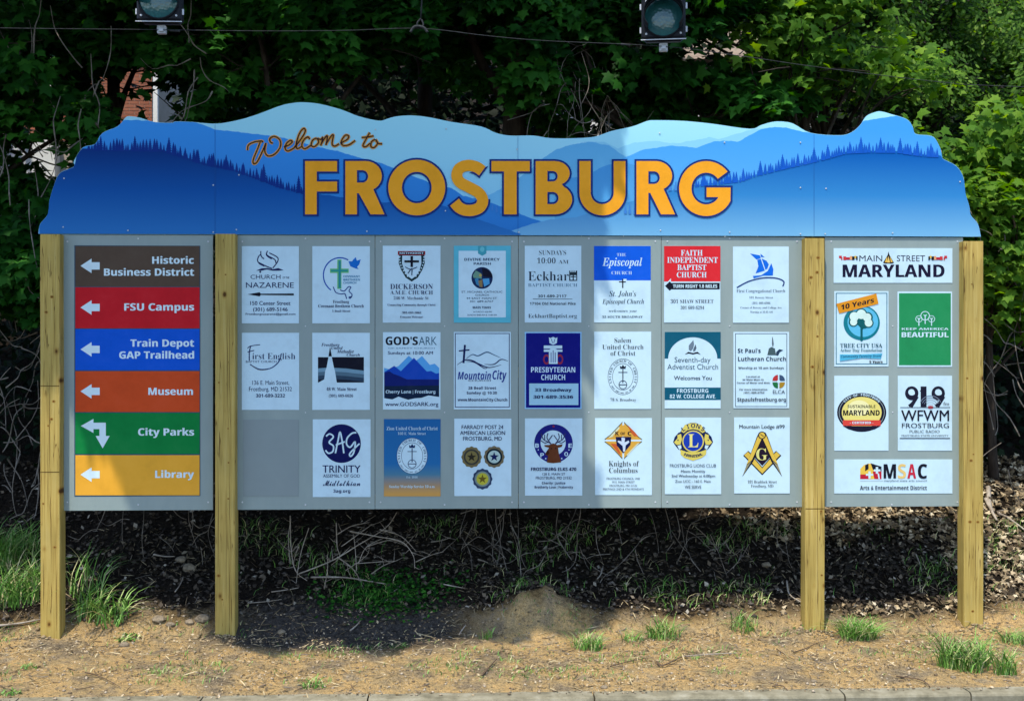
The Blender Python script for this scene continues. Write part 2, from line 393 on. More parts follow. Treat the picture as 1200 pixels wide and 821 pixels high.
class Print:
    "draws flat ink on a board; photo pixel coordinates = ox + X / k"
    def __init__(s, ox=0, oy=0, k=1.0, y=PD - .004, step=.00016):
        s.ox, s.oy, s.k, s.y, s.step, s.n = ox, oy, k, y, step, 0
        s.em, s.le = MB(), MB(); s.arr = MB(); s.lines = []
    def pt(s, x, y): return SL(s.ox + x / s.k, s.oy + y / s.k, s.y - s.n * s.step)
    def poly(s, c, pts, dst=None, holes=()):
        s.n += 1; mb = dst or s.em
        loops = [[Vector((p[0], p[1], 0)) for p in L] for L in (pts, *holes)]
        tri = tessellate_polygon(loops); flat = [v for L in loops for v in L]
        vs = [s.pt(v.x, v.y) for v in flat]; fs = []
        for t in tri:
            a, b, d = (flat[i] for i in t)
            ar = (b.x - a.x) * (d.y - a.y) - (b.y - a.y) * (d.x - a.x)
            fs.append(t if ar < 0 else (t[0], t[2], t[1]))
        mb.add(vs, fs, print_mat(c) if isinstance(c, tuple) else c)
    def line(s, c, pts, wd, smooth=False, dst=None, taper=False):
        p = [Vector((q[0], q[1])) for q in (catmull(pts, 6) if smooth else pts)]
        L, R = [], []; k = len(p)
        for i in range(k):
            d = p[min(i + 1, k - 1)] - p[max(i - 1, 0)]
            d = d.normalized() if d.length > 1e-9 else Vector((1, 0)); n = Vector((-d.y, d.x))
            h = wd / 2 * (1 if not taper else .25 + .75 * math.sin(math.pi * min(1, max(0, i / (k - 1)))))
            L.append(p[i] + n * h); R.append(p[i] - n * h)
        s.n += 1; mb = dst or s.em
        vs = [s.pt(*q) for q in L] + [s.pt(*q) for q in R]
        fs = [(i, i + 1, k + i + 1, k + i) for i in range(k - 1)]
        a, b2, d2 = vs[0], vs[1], vs[k]
        mb.add(vs, [f if (b2 - a).cross(d2 - a).y > 0 else tuple(reversed(f)) for f in fs] if False else fs, print_mat(c) if isinstance(c, tuple) else c)
    def ell(s, c, cx, cy, rx, ry=None, inner=None, n=40, dst=None, a0=0, a1=360):
        ry = ry or rx
        def arc(k): return [(cx + rx * k * math.cos(math.radians(a0 + (a1 - a0) * i / n)), cy - ry * k * math.sin(math.radians(a0 + (a1 - a0) * i / n))) for i in range(n + (a1 - a0 != 360))]
        if inner is None: return s.poly(c, arc(1), dst)
        if a1 - a0 != 360: return s.poly(c, arc(1) + arc(inner)[::-1], dst)
        s.n += 1; o, q = arc(1), arc(inner); mb = dst or s.em
        mb.add([s.pt(*v) for v in o + q], [(i, (i + 1) % n, n + (i + 1) % n, n + i) for i in range(n)], print_mat(c))
    def rect(s, c, x0, y0, x1, y1, dst=None): s.poly(c, [(x0, y0), (x1, y0), (x1, y1), (x0, y1)], dst)
    def frame(s, c, x0, y0, x1, y1, w): 
        for a in ((x0, y0, x1, y0 + w), (x0, y1 - w, x1, y1), (x0, y0 + w, x0 + w, y1 - w), (x1 - w, y0 + w, x1, y1 - w)): s.rect(c, *a)
    def text(s, sty, t, x0, x1, base, cap, c, sp=1.0, dst=None, slope=0):
        vs, fs = glyph(sty, t, sp)
        if not vs: return
        a, b = min(v[0] for v in vs), max(v[0] for v in vs); kx = (x1 - x0) / (b - a); ky = cap / capu(sty)
        s.n += 1
        if dst is None: dst = MB(); s.lines.append(dst)
        for q, dx in enumerate({'X': (-.016, .016), 'r': (-.010, .010), 'C': (-.006, .006)}.get(sty, (0,))):
          s.n += .3 * q; dx *= kx * (b - a) / (b - a)
          dst.add([s.pt(dx + x0 + (x - a) * kx, base - y * ky + slope * ((x - a) * kx)) for x, y in vs], fs, print_mat(c))
    def arctext(s, sty, t, cx, cy, rx, ry, a0, a1, cap, c, inside=False):
        "characters spread from angle a0 to a1 (degrees, math sense); inside = reads along the bottom"
        s.n += 1; k = cap / capu(sty); n = len(t)
        for i, ch in enumerate(t):
            if ch == ' ': continue
            vs, fs = glyph(sty, ch)
            if not vs: continue
            mxx = (min(v[0] for v in vs) + max(v[0] for v in vs)) / 2
            an = math.radians(a0 + (a1 - a0) * (i / (n - 1) if n > 1 else .5))
            bx, by = cx + rx * math.cos(an), cy - ry * math.sin(an)
            up = Vector((math.cos(an), -math.sin(an))) * (-1 if inside else 1); rt = Vector((-up.y, up.x))
            out = []
            for x, y in vs:
                q = Vector((bx, by)) + rt * ((x - mxx) * k) + up * ((y) * k); out.append(s.pt(q.x, q.y))
            s.le.add(out, fs, print_mat(c))
    def done(s, parent, names=('emblem', 'lettering', 'arrow')):
        for mb, nm in zip((s.em, s.le, s.arr), names):
            if mb.v: mb.build(nm, None, parent)
        for mb in s.lines: mb.build('lettering', None, parent)
WH = (205, 228, 240); NAVY = (22, 34, 95); BLK = (22, 24, 38)
def plate(name, x0, y0, x1, y1, c, label, k=1.0, ox=0, oy=0):
    "thin aluminium plate, corners in photo px; returns (object, Print)"
    a, b = SL(x0, y0, PD - .0035), SL(x1, y1, PD - .0035); c2, d = SL(x1, y0, PD - .0035), SL(x0, y1, PD - .0035)
    mb = MB(); q = [d, b, c2, a]; vs = [v.copy() for v in q] + [Vector((v.x, PD - .0002, v.z)) for v in q]
    m = print_mat(c) if isinstance(c, tuple) else c
    mb.add(vs, [(0, 1, 2, 3), (1, 5, 6, 2), (0, 4, 5, 1), (3, 2, 6, 7), (4, 0, 3, 7), (7, 6, 5, 4)], m)
    o = mb.build(name, None, SIGN); o['label'] = label
    return o, Print(ox, oy, k)
# ---- destination board
BX = Print()
def arrow_l(P, cx, cy, k=1.0): P.poly((222, 238, 245), [(cx - 11 * k, cy), (cx + 2 * k, cy - 8.5 * k), (cx + 2 * k, cy - 4.3 * k), (cx + 11.5 * k, cy - 4.3 * k), (cx + 11.5 * k, cy + 4.3 * k), (cx + 2 * k, cy + 4.3 * k), (cx + 2 * k, cy + 8.5 * k)], P.arr)
mb = MB(); a, b = SL(87.2, 287.4, PD), SL(234.8, 580.8, PD); mb.box(a.x, b.x, PD - .0016, PD - .0002, b.z, a.z, print_mat((60, 85, 105)), 0); mb.build('board_border', None, SIGN)
DIR = [(288.3, 335.5, (92, 74, 62), 'brown'), (336.5, 384.5, (205, 32, 42), 'red'), (385.5, 433.5, (10, 88, 205), 'blue'), (434.8, 482.5, (212, 78, 36), 'rust orange'), (483.6, 531.5, (12, 128, 62), 'green'), (533, 580, (243, 172, 56), 'amber')]
for i, (y0, y1, c, nm) in enumerate(DIR):
    o, P = plate('direction_plate', 88.3, y0, 233.8, y1, c, nm + ' direction strip with white arrow and white lettering')
    cy = [311.5, 360.2, 409.2, 458.3, 0, 555.8][i]
    if i != 4: arrow_l(P, 105.3, cy)
    else:
        P.poly((222, 238, 245), [(94.8, 498.8), (109.5, 490.5), (109.5, 495), (124, 495), (124, 510.5), (128.5, 510.5), (120.3, 525), (112, 510.5), (116.5, 510.5), (116.5, 502.5), (109.5, 502.5), (109.5, 507)], P.arr)
    W2 = (222, 238, 245)
    tx = [[('Historic', 178.5, 227, 309), ('Business District', 122, 227.3, 323)], [('FSU Campus', 145.8, 227.3, 363.8)], [('Train Depot', 153, 227.3, 406), ('GAP Trailhead', 139.8, 227.3, 420)],
          [('Museum', 174, 226, 462.5)], [('City Parks', 162, 227.3, 510)], [('Library', 182, 227.3, 559.5)]][i]
    for t, x0, x1, bl in tx: P.text('X', t, x0, x1, bl, 8.4, W2)
    P.done(o)
K = 1200 / 170
NV = (24, 32, 84)
def card(ci, ri, c, label, dx=0):
    ox = [278, 278, 440, 440, 605, 605, 770, 770][ci]; oy = [280, 382, 484][ri]
    xs = [(38, 510), (621, 1097), (60, 538), (648, 1120), (70, 538), (643, 1112), (58, 524), (628, 1090)][ci]
    if ri == 1: xs = [(38, 512), (621, 1097), (62, 538), (648, 1120), (70, 540), (645, 1116), (63, 526), (632, 1092)][ci]
    if ri == 2: xs = [(48, 508), (625, 1103), (70, 538), (652, 1124), (72, 546), (652, 1122), (65, 530), (638, 1098)][ci]
    ys = [[(60, 697), (60, 697), (56, 692), (56, 692), (56, 690), (58, 690), (58, 690), (63, 692)],
          [(55, 692), (55, 692), (50, 690), (48, 688), (48, 684), (46, 684), (48, 680), (48, 678)],
          [(55, 688), (50, 692), (48, 686), (44, 684), (42, 680), (40, 676), (36, 668), (34, 662)]][ri][ci]
    o, P = plate('sponsor_plate', ox + xs[0] / K, oy + ys[0] / K, ox + xs[1] / K, oy + ys[1] / K, c, label, K, ox, oy)
    return o, P, xs, ys
def tx(P, rows, c=NV):
    for r in rows: P.text(*r[:6], r[6] if len(r) > 6 else c)
# row 1
o, P, X, Y = card(0, 0, WH, 'white plate with navy flame over open book and a long left arrow')
for q in ([(225, 225), (185, 205), (168, 175), (180, 140), (195, 130)], [(195, 100), (198, 140), (222, 165)], [(250, 98), (243, 135), (285, 165)], [(265, 115), (330, 150), (335, 185), (295, 240)], [(180, 195), (240, 225), (290, 245)], [(240, 120), (255, 140), (310, 170), (320, 200)]): P.line(NV, q, 9, True)
P.poly(NV, [(155, 262), (200, 243), (250, 240), (290, 250), (340, 240), (385, 258), (340, 262), (290, 262), (245, 252), (200, 262)]); P.ell(NV, 190, 272, 8)
tx(P, [('R', 'CHURCH', 110, 358, 330, 34), ('R', 'OF THE', 375, 430, 328, 17), ('R', 'NAZARENE', 72, 468, 403, 44), ('r', '150 Center Street', 108, 440, 546, 32), ('r', '(301) 689-5146', 132, 416, 596, 30), ('r', 'Frostburgnazarene@gmail.com', 70, 482, 628, 17)])
P.poly(BLK, [(85, 457), (185, 440), (195, 452), (468, 450), (468, 466), (195, 462), (185, 474)], P.arr); P.done(o)
o, P, X, Y = card(1, 0, WH, 'white plate with green cross held by a hand inside a blue ring with a dove')
P.ell((30, 80, 170), 850, 300, 142, 150, .93, a0=60, a1=237); P.rect((110, 190, 110), 828, 170, 862, 412); P.rect((110, 190, 110), 768, 245, 922, 280); P.rect((45, 140, 150), 838, 180, 856, 405); P.rect((45, 150, 150), 775, 254, 914, 270)
P.poly((20, 110, 200), [(920, 185), (950, 185), (960, 170), (980, 150), (990, 180), (1022, 168), (1010, 210), (990, 232), (1005, 247), (985, 246), (960, 236), (935, 225)])
for q in ([(795, 395), (815, 440), (860, 455), (890, 452), (905, 495)], [(850, 420), (885, 430), (920, 395), (940, 400), (925, 430), (950, 460), (935, 490), (925, 480), (950, 478)]): P.line((22, 60, 130), q, 8, True)
tx(P, [('B', 'COVENANT', 878, 1015, 318, 17, (60, 130, 170)), ('B', 'BRETHREN', 878, 1015, 345, 17, (60, 130, 170)), ('B', 'CHURCH', 878, 985, 370, 17, (60, 130, 170)), ('S', 'Frostburg', 792, 925, 530, 24), ('S', 'Covenant Brethren Church', 670, 1047, 566, 25), ('S', '1 Beall Street', 785, 935, 604, 18)]); P.done(o)
o, P, X, Y = card(2, 0, WH, 'white plate with dark shield bearing a black cross under a red rimmed banner')
def shield(k): return [(300 - 105 * k, 130 + (1 - k) * 30), (300 + 105 * k, 130 + (1 - k) * 30), (300 + 108 * k, 200), (300 + 88 * k, 255), (300 + 50 * k, 320 - (1 - k) * 60), (300, 352 - (1 - k) * 85), (300 - 50 * k, 320 - (1 - k) * 60), (300 - 88 * k, 255), (300 - 108 * k, 200)]
P.poly((30, 55, 60), shield(1)); P.poly(WH, shield(.74)); P.rect((170, 40, 50), 185, 100, 412, 132); P.rect(BLK, 192, 106, 405, 127)
for i in range(7): P.rect(WH, 196, 142 + 0 + i * 0, 206, 150) if i == 0 else None
for i in range(8):
    t = i / 8; P.ell(WH, 198 + t * t * 88, 150 + t * 180, 6, 6, n=8); P.ell(WH, 402 - t * t * 88, 150 + t * 180, 6, 6, n=8)
P.rect(BLK, 290, 142, 310, 232); P.rect(BLK, 240, 176, 360, 194); P.line((40, 60, 90), [(245, 230), (290, 250), (345, 232)], 7, True); P.line((40, 60, 90), [(268, 285), (300, 245), (300, 300)], 8, True)
tx(P, [('B', 'METHODIST', 200, 398, 124, 15, WH), ('s', 'DICKERSON', 122, 475, 414, 42), ('s', 'A.M.E. CHURCH', 122, 475, 458, 32), ('s', '246 W. Mechanic St.', 150, 444, 500, 24), ('S', 'Connecting Community through Christ', 100, 496, 552, 16), ('S', '301-689-2062', 222, 378, 616, 16), ('S', 'Everyone Welcome!', 204, 393, 652, 16)]); P.done(o)
o, P, X, Y = card(3, 0, (95, 185, 205), 'teal bordered white plate with a ribbon and a round stained glass picture')
P.rect(WH, 688, 98, 1078, 648); P.poly((70, 160, 175), [(848, 57), (918, 57), (918, 120), (883, 140), (848, 120)]); P.ell((110, 190, 200), 883, 85, 18, 22)
P.ell((25, 45, 85), 882, 322, 88, 90); P.poly((110, 150, 130), [(805, 300), (830, 260), (875, 285), (880, 330), (810, 320)]); P.poly((20, 22, 40), [(880, 240), (925, 250), (965, 290), (968, 320), (890, 310)]); P.poly((60, 130, 170), [(820, 330), (850, 320), (860, 390), (835, 375)]); P.poly((80, 160, 210), [(885, 330), (940, 325), (945, 370), (900, 395)]); P.poly((150, 120, 80), [(850, 345), (885, 335), (885, 400), (860, 395)]); P.ell((190, 165, 90), 868, 300, 12)
tx(P, [('B', 'DIVINE MERCY', 735, 1028, 180, 22), ('B', 'PARISH', 812, 955, 214, 20), ('R', 'ST. MICHAEL CATHOLIC', 712, 1050, 445, 16), ('R', 'CHURCH', 825, 938, 471, 15), ('R', '44 EAST MAIN ST', 752, 1005, 497, 15), ('R', '301 689-6767', 780, 975, 523, 15), ('B', 'MASS TIMES', 805, 955, 575, 18), ('R', 'SATURDAY 4:00 PM', 808, 960, 608, 12), ('R', 'SUNDAY 8:00 AM & 11:00 AM', 760, 1003, 634, 12)], (30, 60, 95)); P.done(o)
o, P, X, Y = card(4, 0, WH, 'white plate with charcoal serif lettering and small square crest at its right edge')
tx(P, [('s', 'SUNDAYS', 188, 412, 132, 38), ('s', '10:00', 172, 325, 202, 44), ('s', 'AM', 350, 432, 204, 30), ('s', 'Eckhar', 98, 435, 345, 76), ('s', 'BAPTIST CHURCH', 98, 505, 394, 26, (90, 125, 150)), ('B', '301-689-2117', 180, 415, 483, 22), ('B', '17104 Old National Pike', 112, 492, 545, 22), ('s', 'EckhartBaptist.org', 100, 502, 652, 32)], (38, 52, 70))
P.rect((38, 52, 70), 137, 494, 465, 498); P.rect((38, 52, 60), 438, 262, 504, 346); P.rect(WH, 447, 300, 496, 338); P.rect((38, 52, 60), 466, 285, 476, 338); P.rect((38, 52, 60), 450, 308, 494, 316)
for x in (448, 465, 482): P.rect(WH, x, 262, x + 9, 275)
P.done(o)
o, P, X, Y = card(5, 0, WH, 'plate with bright blue upper half and white italic lettering over white lower half')
P.rect((10, 92, 215), 643, 58, 1112, 342); P.rect(WH, 885, 330, 912, 350)
P.rect(BLK, 876, 330, 886, 405); P.rect(BLK, 850, 350, 906, 359)
tx(P, [('s', 'THE', 832, 907, 142, 24, WH), ('I', 'Episcopal', 712, 1042, 222, 66, WH), ('s', 'CHURCH', 788, 956, 293, 26, WH), ('J', "St. John's", 768, 992, 474, 44, (45, 65, 85)), ('J', 'Episcopal Church', 712, 1057, 535, 38, (45, 65, 85)), ('J', 'welcomes you', 765, 995, 604, 22, (45, 75, 95)), ('S', '52 SOUTH BROADWAY', 712, 1047, 652, 18, (45, 65, 85))]); P.done(o)
o, P, X, Y = card(6, 0, WH, 'plate with red upper half in white serif capitals and a black left arrow')
P.rect((222, 42, 50), 58, 58, 524, 352); P.poly(WH, [(60, 385), (115, 325), (115, 352), (524, 352), (524, 364), (115, 362), (75, 390)]); P.poly(BLK, [(66, 388), (105, 350), (118, 364), (518, 362), (518, 416), (118, 416), (105, 428)], P.arr)
P.n += 2
tx(P, [('S', 'FAITH', 197, 377, 138, 46, WH), ('S', 'INDEPENDENT', 84, 502, 197, 46, WH), ('S', 'BAPTIST', 168, 408, 257, 44, WH), ('S', 'CHURCH', 163, 410, 318, 44, WH), ('X', 'TURN RIGHT 1.8 MILES', 132, 497, 404, 28, WH), ('s', '301 SHAW STREET', 112, 467, 530, 30), ('s', '301 689-6294', 195, 390, 580, 26)], (35, 45, 75)); P.done(o)
o, P, X, Y = card(7, 0, WH, 'white plate with blue sailing boat above a navy wave')
B1 = (20, 105, 215)
P.poly(B1, [(768, 120), (850, 135), (858, 160), (822, 170)]); P.poly(B1, [(828, 172), (858, 165), (892, 262), (815, 285), (838, 225)]); P.poly(B1, [(866, 162), (905, 180), (925, 210), (912, 245), (897, 255)]); P.poly(B1, [(855, 122), (875, 138), (890, 152), (858, 148)]); P.poly(B1, [(945, 200), (962, 250), (958, 302), (880, 303), (800, 326), (792, 305), (860, 300), (915, 265)])
P.line((30, 60, 120), [(660, 402), (760, 350), (880, 322), (990, 325), (1048, 352), (1040, 392)], 11, True)
tx(P, [('s', 'First Congregational Church', 658, 1060, 442, 26), ('s', '101 Bowery Street', 762, 960, 492, 17), ('s', '(301) 689-6986', 785, 937, 538, 17), ('s', 'Corner of Bowery and College Ave', 690, 1030, 575, 16), ('s', 'Worship at 10:45 AM', 770, 957, 611, 16)], (45, 65, 100)); P.done(o)
# row 2
o, P, X, Y = card(0, 1, WH, 'white plate with navy lettering above a curved smile stroke')
P.line((30, 60, 110), [(105, 315), (180, 355), (270, 350), (330, 310), (355, 270), (365, 225)], 9, True); P.line((120, 105, 80), [(115, 325), (180, 362), (250, 360)], 3, True)
P.line(NV, [(85, 185), (110, 165), (190, 153)], 7, True); P.line(NV, [(110, 165), (100, 220), (100, 285)], 9, True); P.line(NV, [(85, 215), (140, 200)], 7)
tx(P, [('s', 'irst English', 125, 480, 273, 50), ('R', 'BAPTIST CHURCH', 72, 325, 302, 18), ('R', '136 E. Main Street,', 125, 430, 484, 34), ('R', 'Frostburg, MD 21532', 98, 452, 536, 34), ('B', '301-689-3232', 155, 395, 588, 28)]); P.done(o)
o, P, X, Y = card(1, 1, WH, 'white plate with a white steeple silhouette before black and grey hills')
P.rect(BLK, 668, 256, 1048, 466)
gm = [(120, 155, 175), (85, 112, 130), (50, 70, 90), (28, 35, 50)]
for i, c in enumerate(gm):
    q = [(668, 350 + i * 30), (760, 342 + i * 31), (900, 350 + i * 31), (1048, 368 + i * 30), (1048, 466), (668, 466)]; P.poly(c, q)
P.poly(WH, [(755, 256), (782, 256), (800, 345), (808, 370), (824, 468), (668, 468), (720, 440), (728, 370), (740, 340)]); P.poly(BLK, [(768, 168), (782, 250), (755, 250)])
tx(P, [('I', 'Frostburg', 695, 848, 167, 26), ('I', 'United', 778, 872, 192, 24), ('I', 'Methodist', 826, 965, 222, 26), ('I', 'Church', 905, 1015, 248, 22), ('S', '48 W. Main Street', 738, 988, 533, 26), ('S', '(301) 689-6626', 758, 958, 586, 22)]); P.done(o)
o, P, X, Y = card(2, 1, WH, 'white plate with layered blue mountain triangles and bold black heading')
P.poly((90, 165, 225), [(72, 345), (110, 355), (190, 330), (275, 245), (330, 290), (385, 247), (450, 320), (490, 310), (527, 345), (527, 420), (72, 420)])
P.poly((22, 70, 175), [(72, 380), (155, 328), (210, 372), (318, 262), (425, 375), (460, 370), (500, 392), (527, 388), (527, 480), (72, 480)])
P.poly((14, 32, 105), [(72, 385), (115, 372), (150, 395), (190, 408), (260, 440), (527, 440), (527, 520), (72, 520)])
P.poly((12, 36, 62), [(72, 495), (527, 490), (527, 585), (440, 572), (380, 592), (325, 596), (270, 608), (190, 582), (140, 605), (72, 595)])
tx(P, [('X', "GOD'S", 85, 350, 156, 68, BLK), ('R', 'ARK', 358, 508, 156, 68, (75, 110, 130)), ('R', 'OF SAFETY CHURCH', 105, 490, 188, 11, (80, 120, 150)), ('r', 'Sundays at 10:00 AM', 103, 475, 234, 26), ('B', 'Cherry Lane | Frostburg', 85, 495, 555, 26, WH), ('r', 'www.GODSARK.org', 82, 520, 660, 32)]); P.done(o)
o, P, X, Y = card(3, 1, WH, 'white plate with thin navy frame, leaning cross and line drawn hills')
P.frame(NV, 657, 58, 1110, 672, 6)
P.line(NV, [(740, 155), (728, 305)], 17); P.line(NV, [(690, 205), (778, 196)], 11)
P.line(NV, [(675, 320), (740, 282), (800, 285), (860, 315), (940, 342), (1040, 320)], 11, True, taper=True); P.line(NV, [(750, 290), (820, 300), (900, 348), (930, 340)], 8, True, taper=True); P.line((40, 75, 110), [(745, 275), (800, 235), (850, 245), (920, 215), (975, 235), (1035, 262)], 9, True, taper=True); P.line(NV, [(900, 315), (980, 315), (1040, 275), (1098, 290)], 9, True, taper=True)
tx(P, [('O', 'Mountain', 680, 955, 440, 62, (25, 50, 140)), ('O', 'City', 968, 1085, 440, 72, (25, 50, 140)), ('R', 'CHURCH', 768, 955, 456, 14), ('B', '28 Beall Street', 768, 998, 522, 22), ('B', 'Sunday @ 10:30', 755, 1005, 562, 22), ('B', 'www.MountainCity.Church', 680, 1090, 620, 24)]); P.done(o)
o, P, X, Y = card(4, 1, (150, 195, 235), 'dark navy plate with white cross emblem and pale address box')
P.rect((14, 20, 120), 80, 58, 530, 674); P.rect((165, 205, 225), 107, 474, 514, 652)
P.ell((150, 45, 70), 250, 275, 28, 42, .6); P.ell((150, 45, 70), 360, 275, 28, 42, .6)
P.poly(WH, [(228, 160), (380, 160), (380, 186), (228, 186)]); P.poly(WH, [(228, 195), (270, 195), (305, 175), (340, 195), (382, 195), (382, 212), (342, 212), (342, 312), (270, 312), (270, 212), (228, 212)])
for x in (288, 305, 322): P.line((14, 20, 120), [(x, 200 + abs(x - 305)), (x, 300)], 6)
P.poly(WH, [(270, 92), (284, 100), (298, 92), (305, 88), (312, 92), (326, 100), (340, 92), (335, 140), (305, 155), (275, 140)]); P.line((14, 20, 120), [(290, 105), (300, 140)], 5); P.line((14, 20, 120), [(320, 105), (310, 140)], 5)
tx(P, [('B', 'PRESBYTERIAN', 122, 488, 382, 44, (205, 225, 245)), ('B', 'CHURCH', 206, 404, 445, 44, (205, 225, 245)), ('X', '33 Broadway', 155, 457, 540, 26, NV), ('X', '301-689-3536', 142, 470, 598, 26, NV)]); P.done(o)
def ucc(P, cx, cy, rx, ry, c, bg=None):
    if bg: P.ell(bg, cx, cy, rx, ry)
    P.ell(c, cx, cy, rx, ry, .975); P.ell(c, cx, cy, rx * .7, ry * .74, .965)
    P.arctext('S', 'UNITED CHURCH OF CHRIST', cx, cy, rx * .78, ry * .81, 200, -20, rx * .15, c); P.arctext('S', 'THAT THEY MAY ALL BE ONE', cx, cy, rx * .93, ry * .93, 215, 325, rx * .09, c, True)
    P.rect(c, cx - 4, cy - ry * .42, cx + 4, cy + ry * .35); P.rect(c, cx - rx * .3, cy - ry * .26, cx + rx * .3, cy - ry * .22)
    P.poly(c, [(cx - rx * .18, cy - ry * .44), (cx - rx * .2, cy - ry * .62), (cx - rx * .1, cy - ry * .54), (cx, cy - ry * .66), (cx + rx * .1, cy - ry * .54), (cx + rx * .2, cy - ry * .62), (cx + rx * .18, cy - ry * .44)])
    P.ell(c, cx, cy + ry * .44, rx * .28, ry * .24, .86); P.rect(c, cx - rx * .26, cy + ry * .42, cx + rx * .26, cy + ry * .46)
o, P, X, Y = card(5, 1, WH, 'white plate with thin black oval church seal under three serif lines')
ucc(P, 882, 418, 125, 150, (40, 48, 62))
tx(P, [('s', 'Salem', 812, 950, 136, 38), ('s', 'United Church', 712, 1053, 191, 38), ('s', 'of Christ', 780, 985, 243, 38), ('s', '78 S. Broadway', 778, 992, 620, 24)], (38, 48, 62)); P.done(o)
o, P, X, Y = card(6, 1, WH, 'plate with dark teal arch corners, flame emblem and dark teal address band')
TE = (10, 88, 112)
arc = [(295 + 203 * math.cos(math.radians(a)), 268 - 176 * math.sin(math.radians(a))) for a in range(0, 181, 6)]
P.poly(TE, [(63, 48), (63, 268)] + arc[::-1] + [(526, 268), (526, 48)]); P.rect(TE, 63, 507, 526, 610)
P.poly((110, 125, 140), [(300, 115), (262, 160), (262, 195), (280, 208), (298, 185), (306, 150)]); P.poly((90, 105, 120), [(318, 150), (326, 180), (315, 205), (298, 210), (300, 190)]); P.poly(BLK, [(228, 235), (260, 212), (298, 222), (335, 212), (362, 236), (330, 226), (298, 234), (262, 226)])
tx(P, [('R', 'Seventh-day', 145, 442, 300, 44, (70, 90, 105)), ('R', 'Adventist Church', 85, 505, 358, 44, (70, 90, 105)), ('r', 'Welcomes You', 140, 452, 445, 34), ('B', 'FROSTBURG', 165, 424, 550, 32, WH), ('B', '82 W. COLLEGE AVE.', 105, 487, 596, 32, WH)], (30, 42, 60)); P.done(o)
o, P, X, Y = card(7, 1, WH, 'white plate with thin dark frame, steeple sketch and four colour round emblem')
P.frame((60, 75, 100), 646, 60, 1076, 666, 5); P.n += 1
P.poly((95, 110, 120), [(952, 90), (957, 90), (966, 145), (958, 180), (950, 145)]); P.poly((70, 90, 95), [(925, 185), (945, 172), (975, 185), (985, 240), (912, 240)]); P.poly((40, 60, 85), [(985, 215), (1010, 190), (1045, 198), (1015, 215), (1000, 245), (985, 240)])
for a, c in ((0, (60, 80, 110)), (90, (185, 50, 50)), (180, (30, 110, 60)), (270, (170, 130, 40))):
    P.ell(c, 1006 + (6 if a in (0, 270) else -6), 458 + (-6 if a < 135 else 6), 48, 50, None, 12, a0=a, a1=a + 90) if False else P.poly(c, [(1006 + (6 if a in (0, 270) else -6), 458 + (-6 if a < 135 else 6))] + [(1006 + (6 if a in (0, 270) else -6) + 46 * math.cos(math.radians(a + q)), 458 + (-6 if a < 135 else 6) - 50 * math.sin(math.radians(a + q))) for q in range(0, 91, 15)])
P.ell(WH, 1006, 458, 14)
tx(P, [('B', "St Paul's", 668, 857, 220, 34), ('B', 'Lutheran Church', 670, 1066, 288, 34), ('B', 'Worship at 10 am Sundays', 672, 1048, 354, 18), ('B', 'Located at', 737, 852, 424, 14), ('B', '34 West Main St', 706, 882, 449, 14), ('B', 'Corner of Water and Main', 660, 935, 475, 14), ('B', 'For more information:', 682, 916, 530, 14), ('B', '(301) 689-6754', 715, 888, 556, 14), ('R', 'ELCA', 958, 1058, 558, 30), ('B', 'Stpaulsfrostburg.org', 664, 1066, 622, 30)], (35, 48, 70)); P.done(o)
# row 3
BLANK = mottled('older_grey_board', [(.35, (.185, .225, .225)), (.65, (.20, .245, .24))], 3.0, .5, .3, 0)
x0, x1 = 278 + 48 / K, 278 + 508 / K
o, P = plate('blank_plate', x0, 491.5, x1, 581.3, BLANK, 'blank grey plate without any print'); P.done(o)
o, P, X, Y = card(1, 2, WH, 'white plate with navy disc holding three brush written white characters')
DN = (16, 22, 82); P.ell(DN, 863, 250, 160)
for q in ([(735, 190), (765, 170), (795, 195), (760, 240), (795, 270), (790, 315), (755, 330), (730, 305)], [(812, 330), (835, 220), (850, 155), (868, 230), (882, 330)], [(815, 262), (890, 235)], [(985, 160), (950, 165), (910, 205), (905, 255), (935, 280), (975, 235), (965, 320), (940, 355), (930, 335), (970, 290), (1012, 250)]): P.line(WH, q, 13, True)
tx(P, [('r', 'TRINITY', 706, 1020, 490, 60), ('R', 'ASSEMBLY OF GOD', 710, 1015, 530, 26), ('C', 'Midlothian', 710, 1018, 600, 46), ('B', '3ag.org', 795, 935, 655, 26)], DN); P.done(o)
gr, ntg, bg = base_mat('blue_to_amber_print', .6, .06)
tcg = ntg.nodes.new('ShaderNodeTexCoord'); spg = ntg.nodes.new('ShaderNodeSeparateXYZ'); ntg.links.new(tcg.outputs['Object'], spg.inputs[0])
mrg = ntg.nodes.new('ShaderNodeMapRange'); mrg.inputs[1].default_value = SL(480, 581, PD).z; mrg.inputs[2].default_value = SL(480, 491, PD).z; ntg.links.new(spg.outputs['Z'], mrg.inputs[0])
ntg.links.new(ramp(ntg, mrg.outputs[0], [(.03, (.50, .27, .07)), (.12, (.34, .22, .11)), (.28, (.06, .17, .25)), (.42, (.015, .12, .30)), (1, (.012, .10, .27))]), bg.inputs['Base Color'])
o, P, X, Y = card(2, 2, gr, 'deep blue plate fading to amber at its foot with white oval seal')
ucc(P, 303, 352, 128, 150, (25, 50, 90), WH)
tx(P, [('s', 'Zion United Church of Christ', 92, 514, 140, 30), ('s', '160 E. Main Street', 185, 416, 178, 22), ('s', 'Est. 1846', 256, 348, 536, 17), ('S', 'Sunday Worship Service 10 a.m.', 112, 494, 616, 22)], WH); P.done(o)
o, P, X, Y = card(3, 2, WH, 'white plate with three round medallions below three lines of capitals')
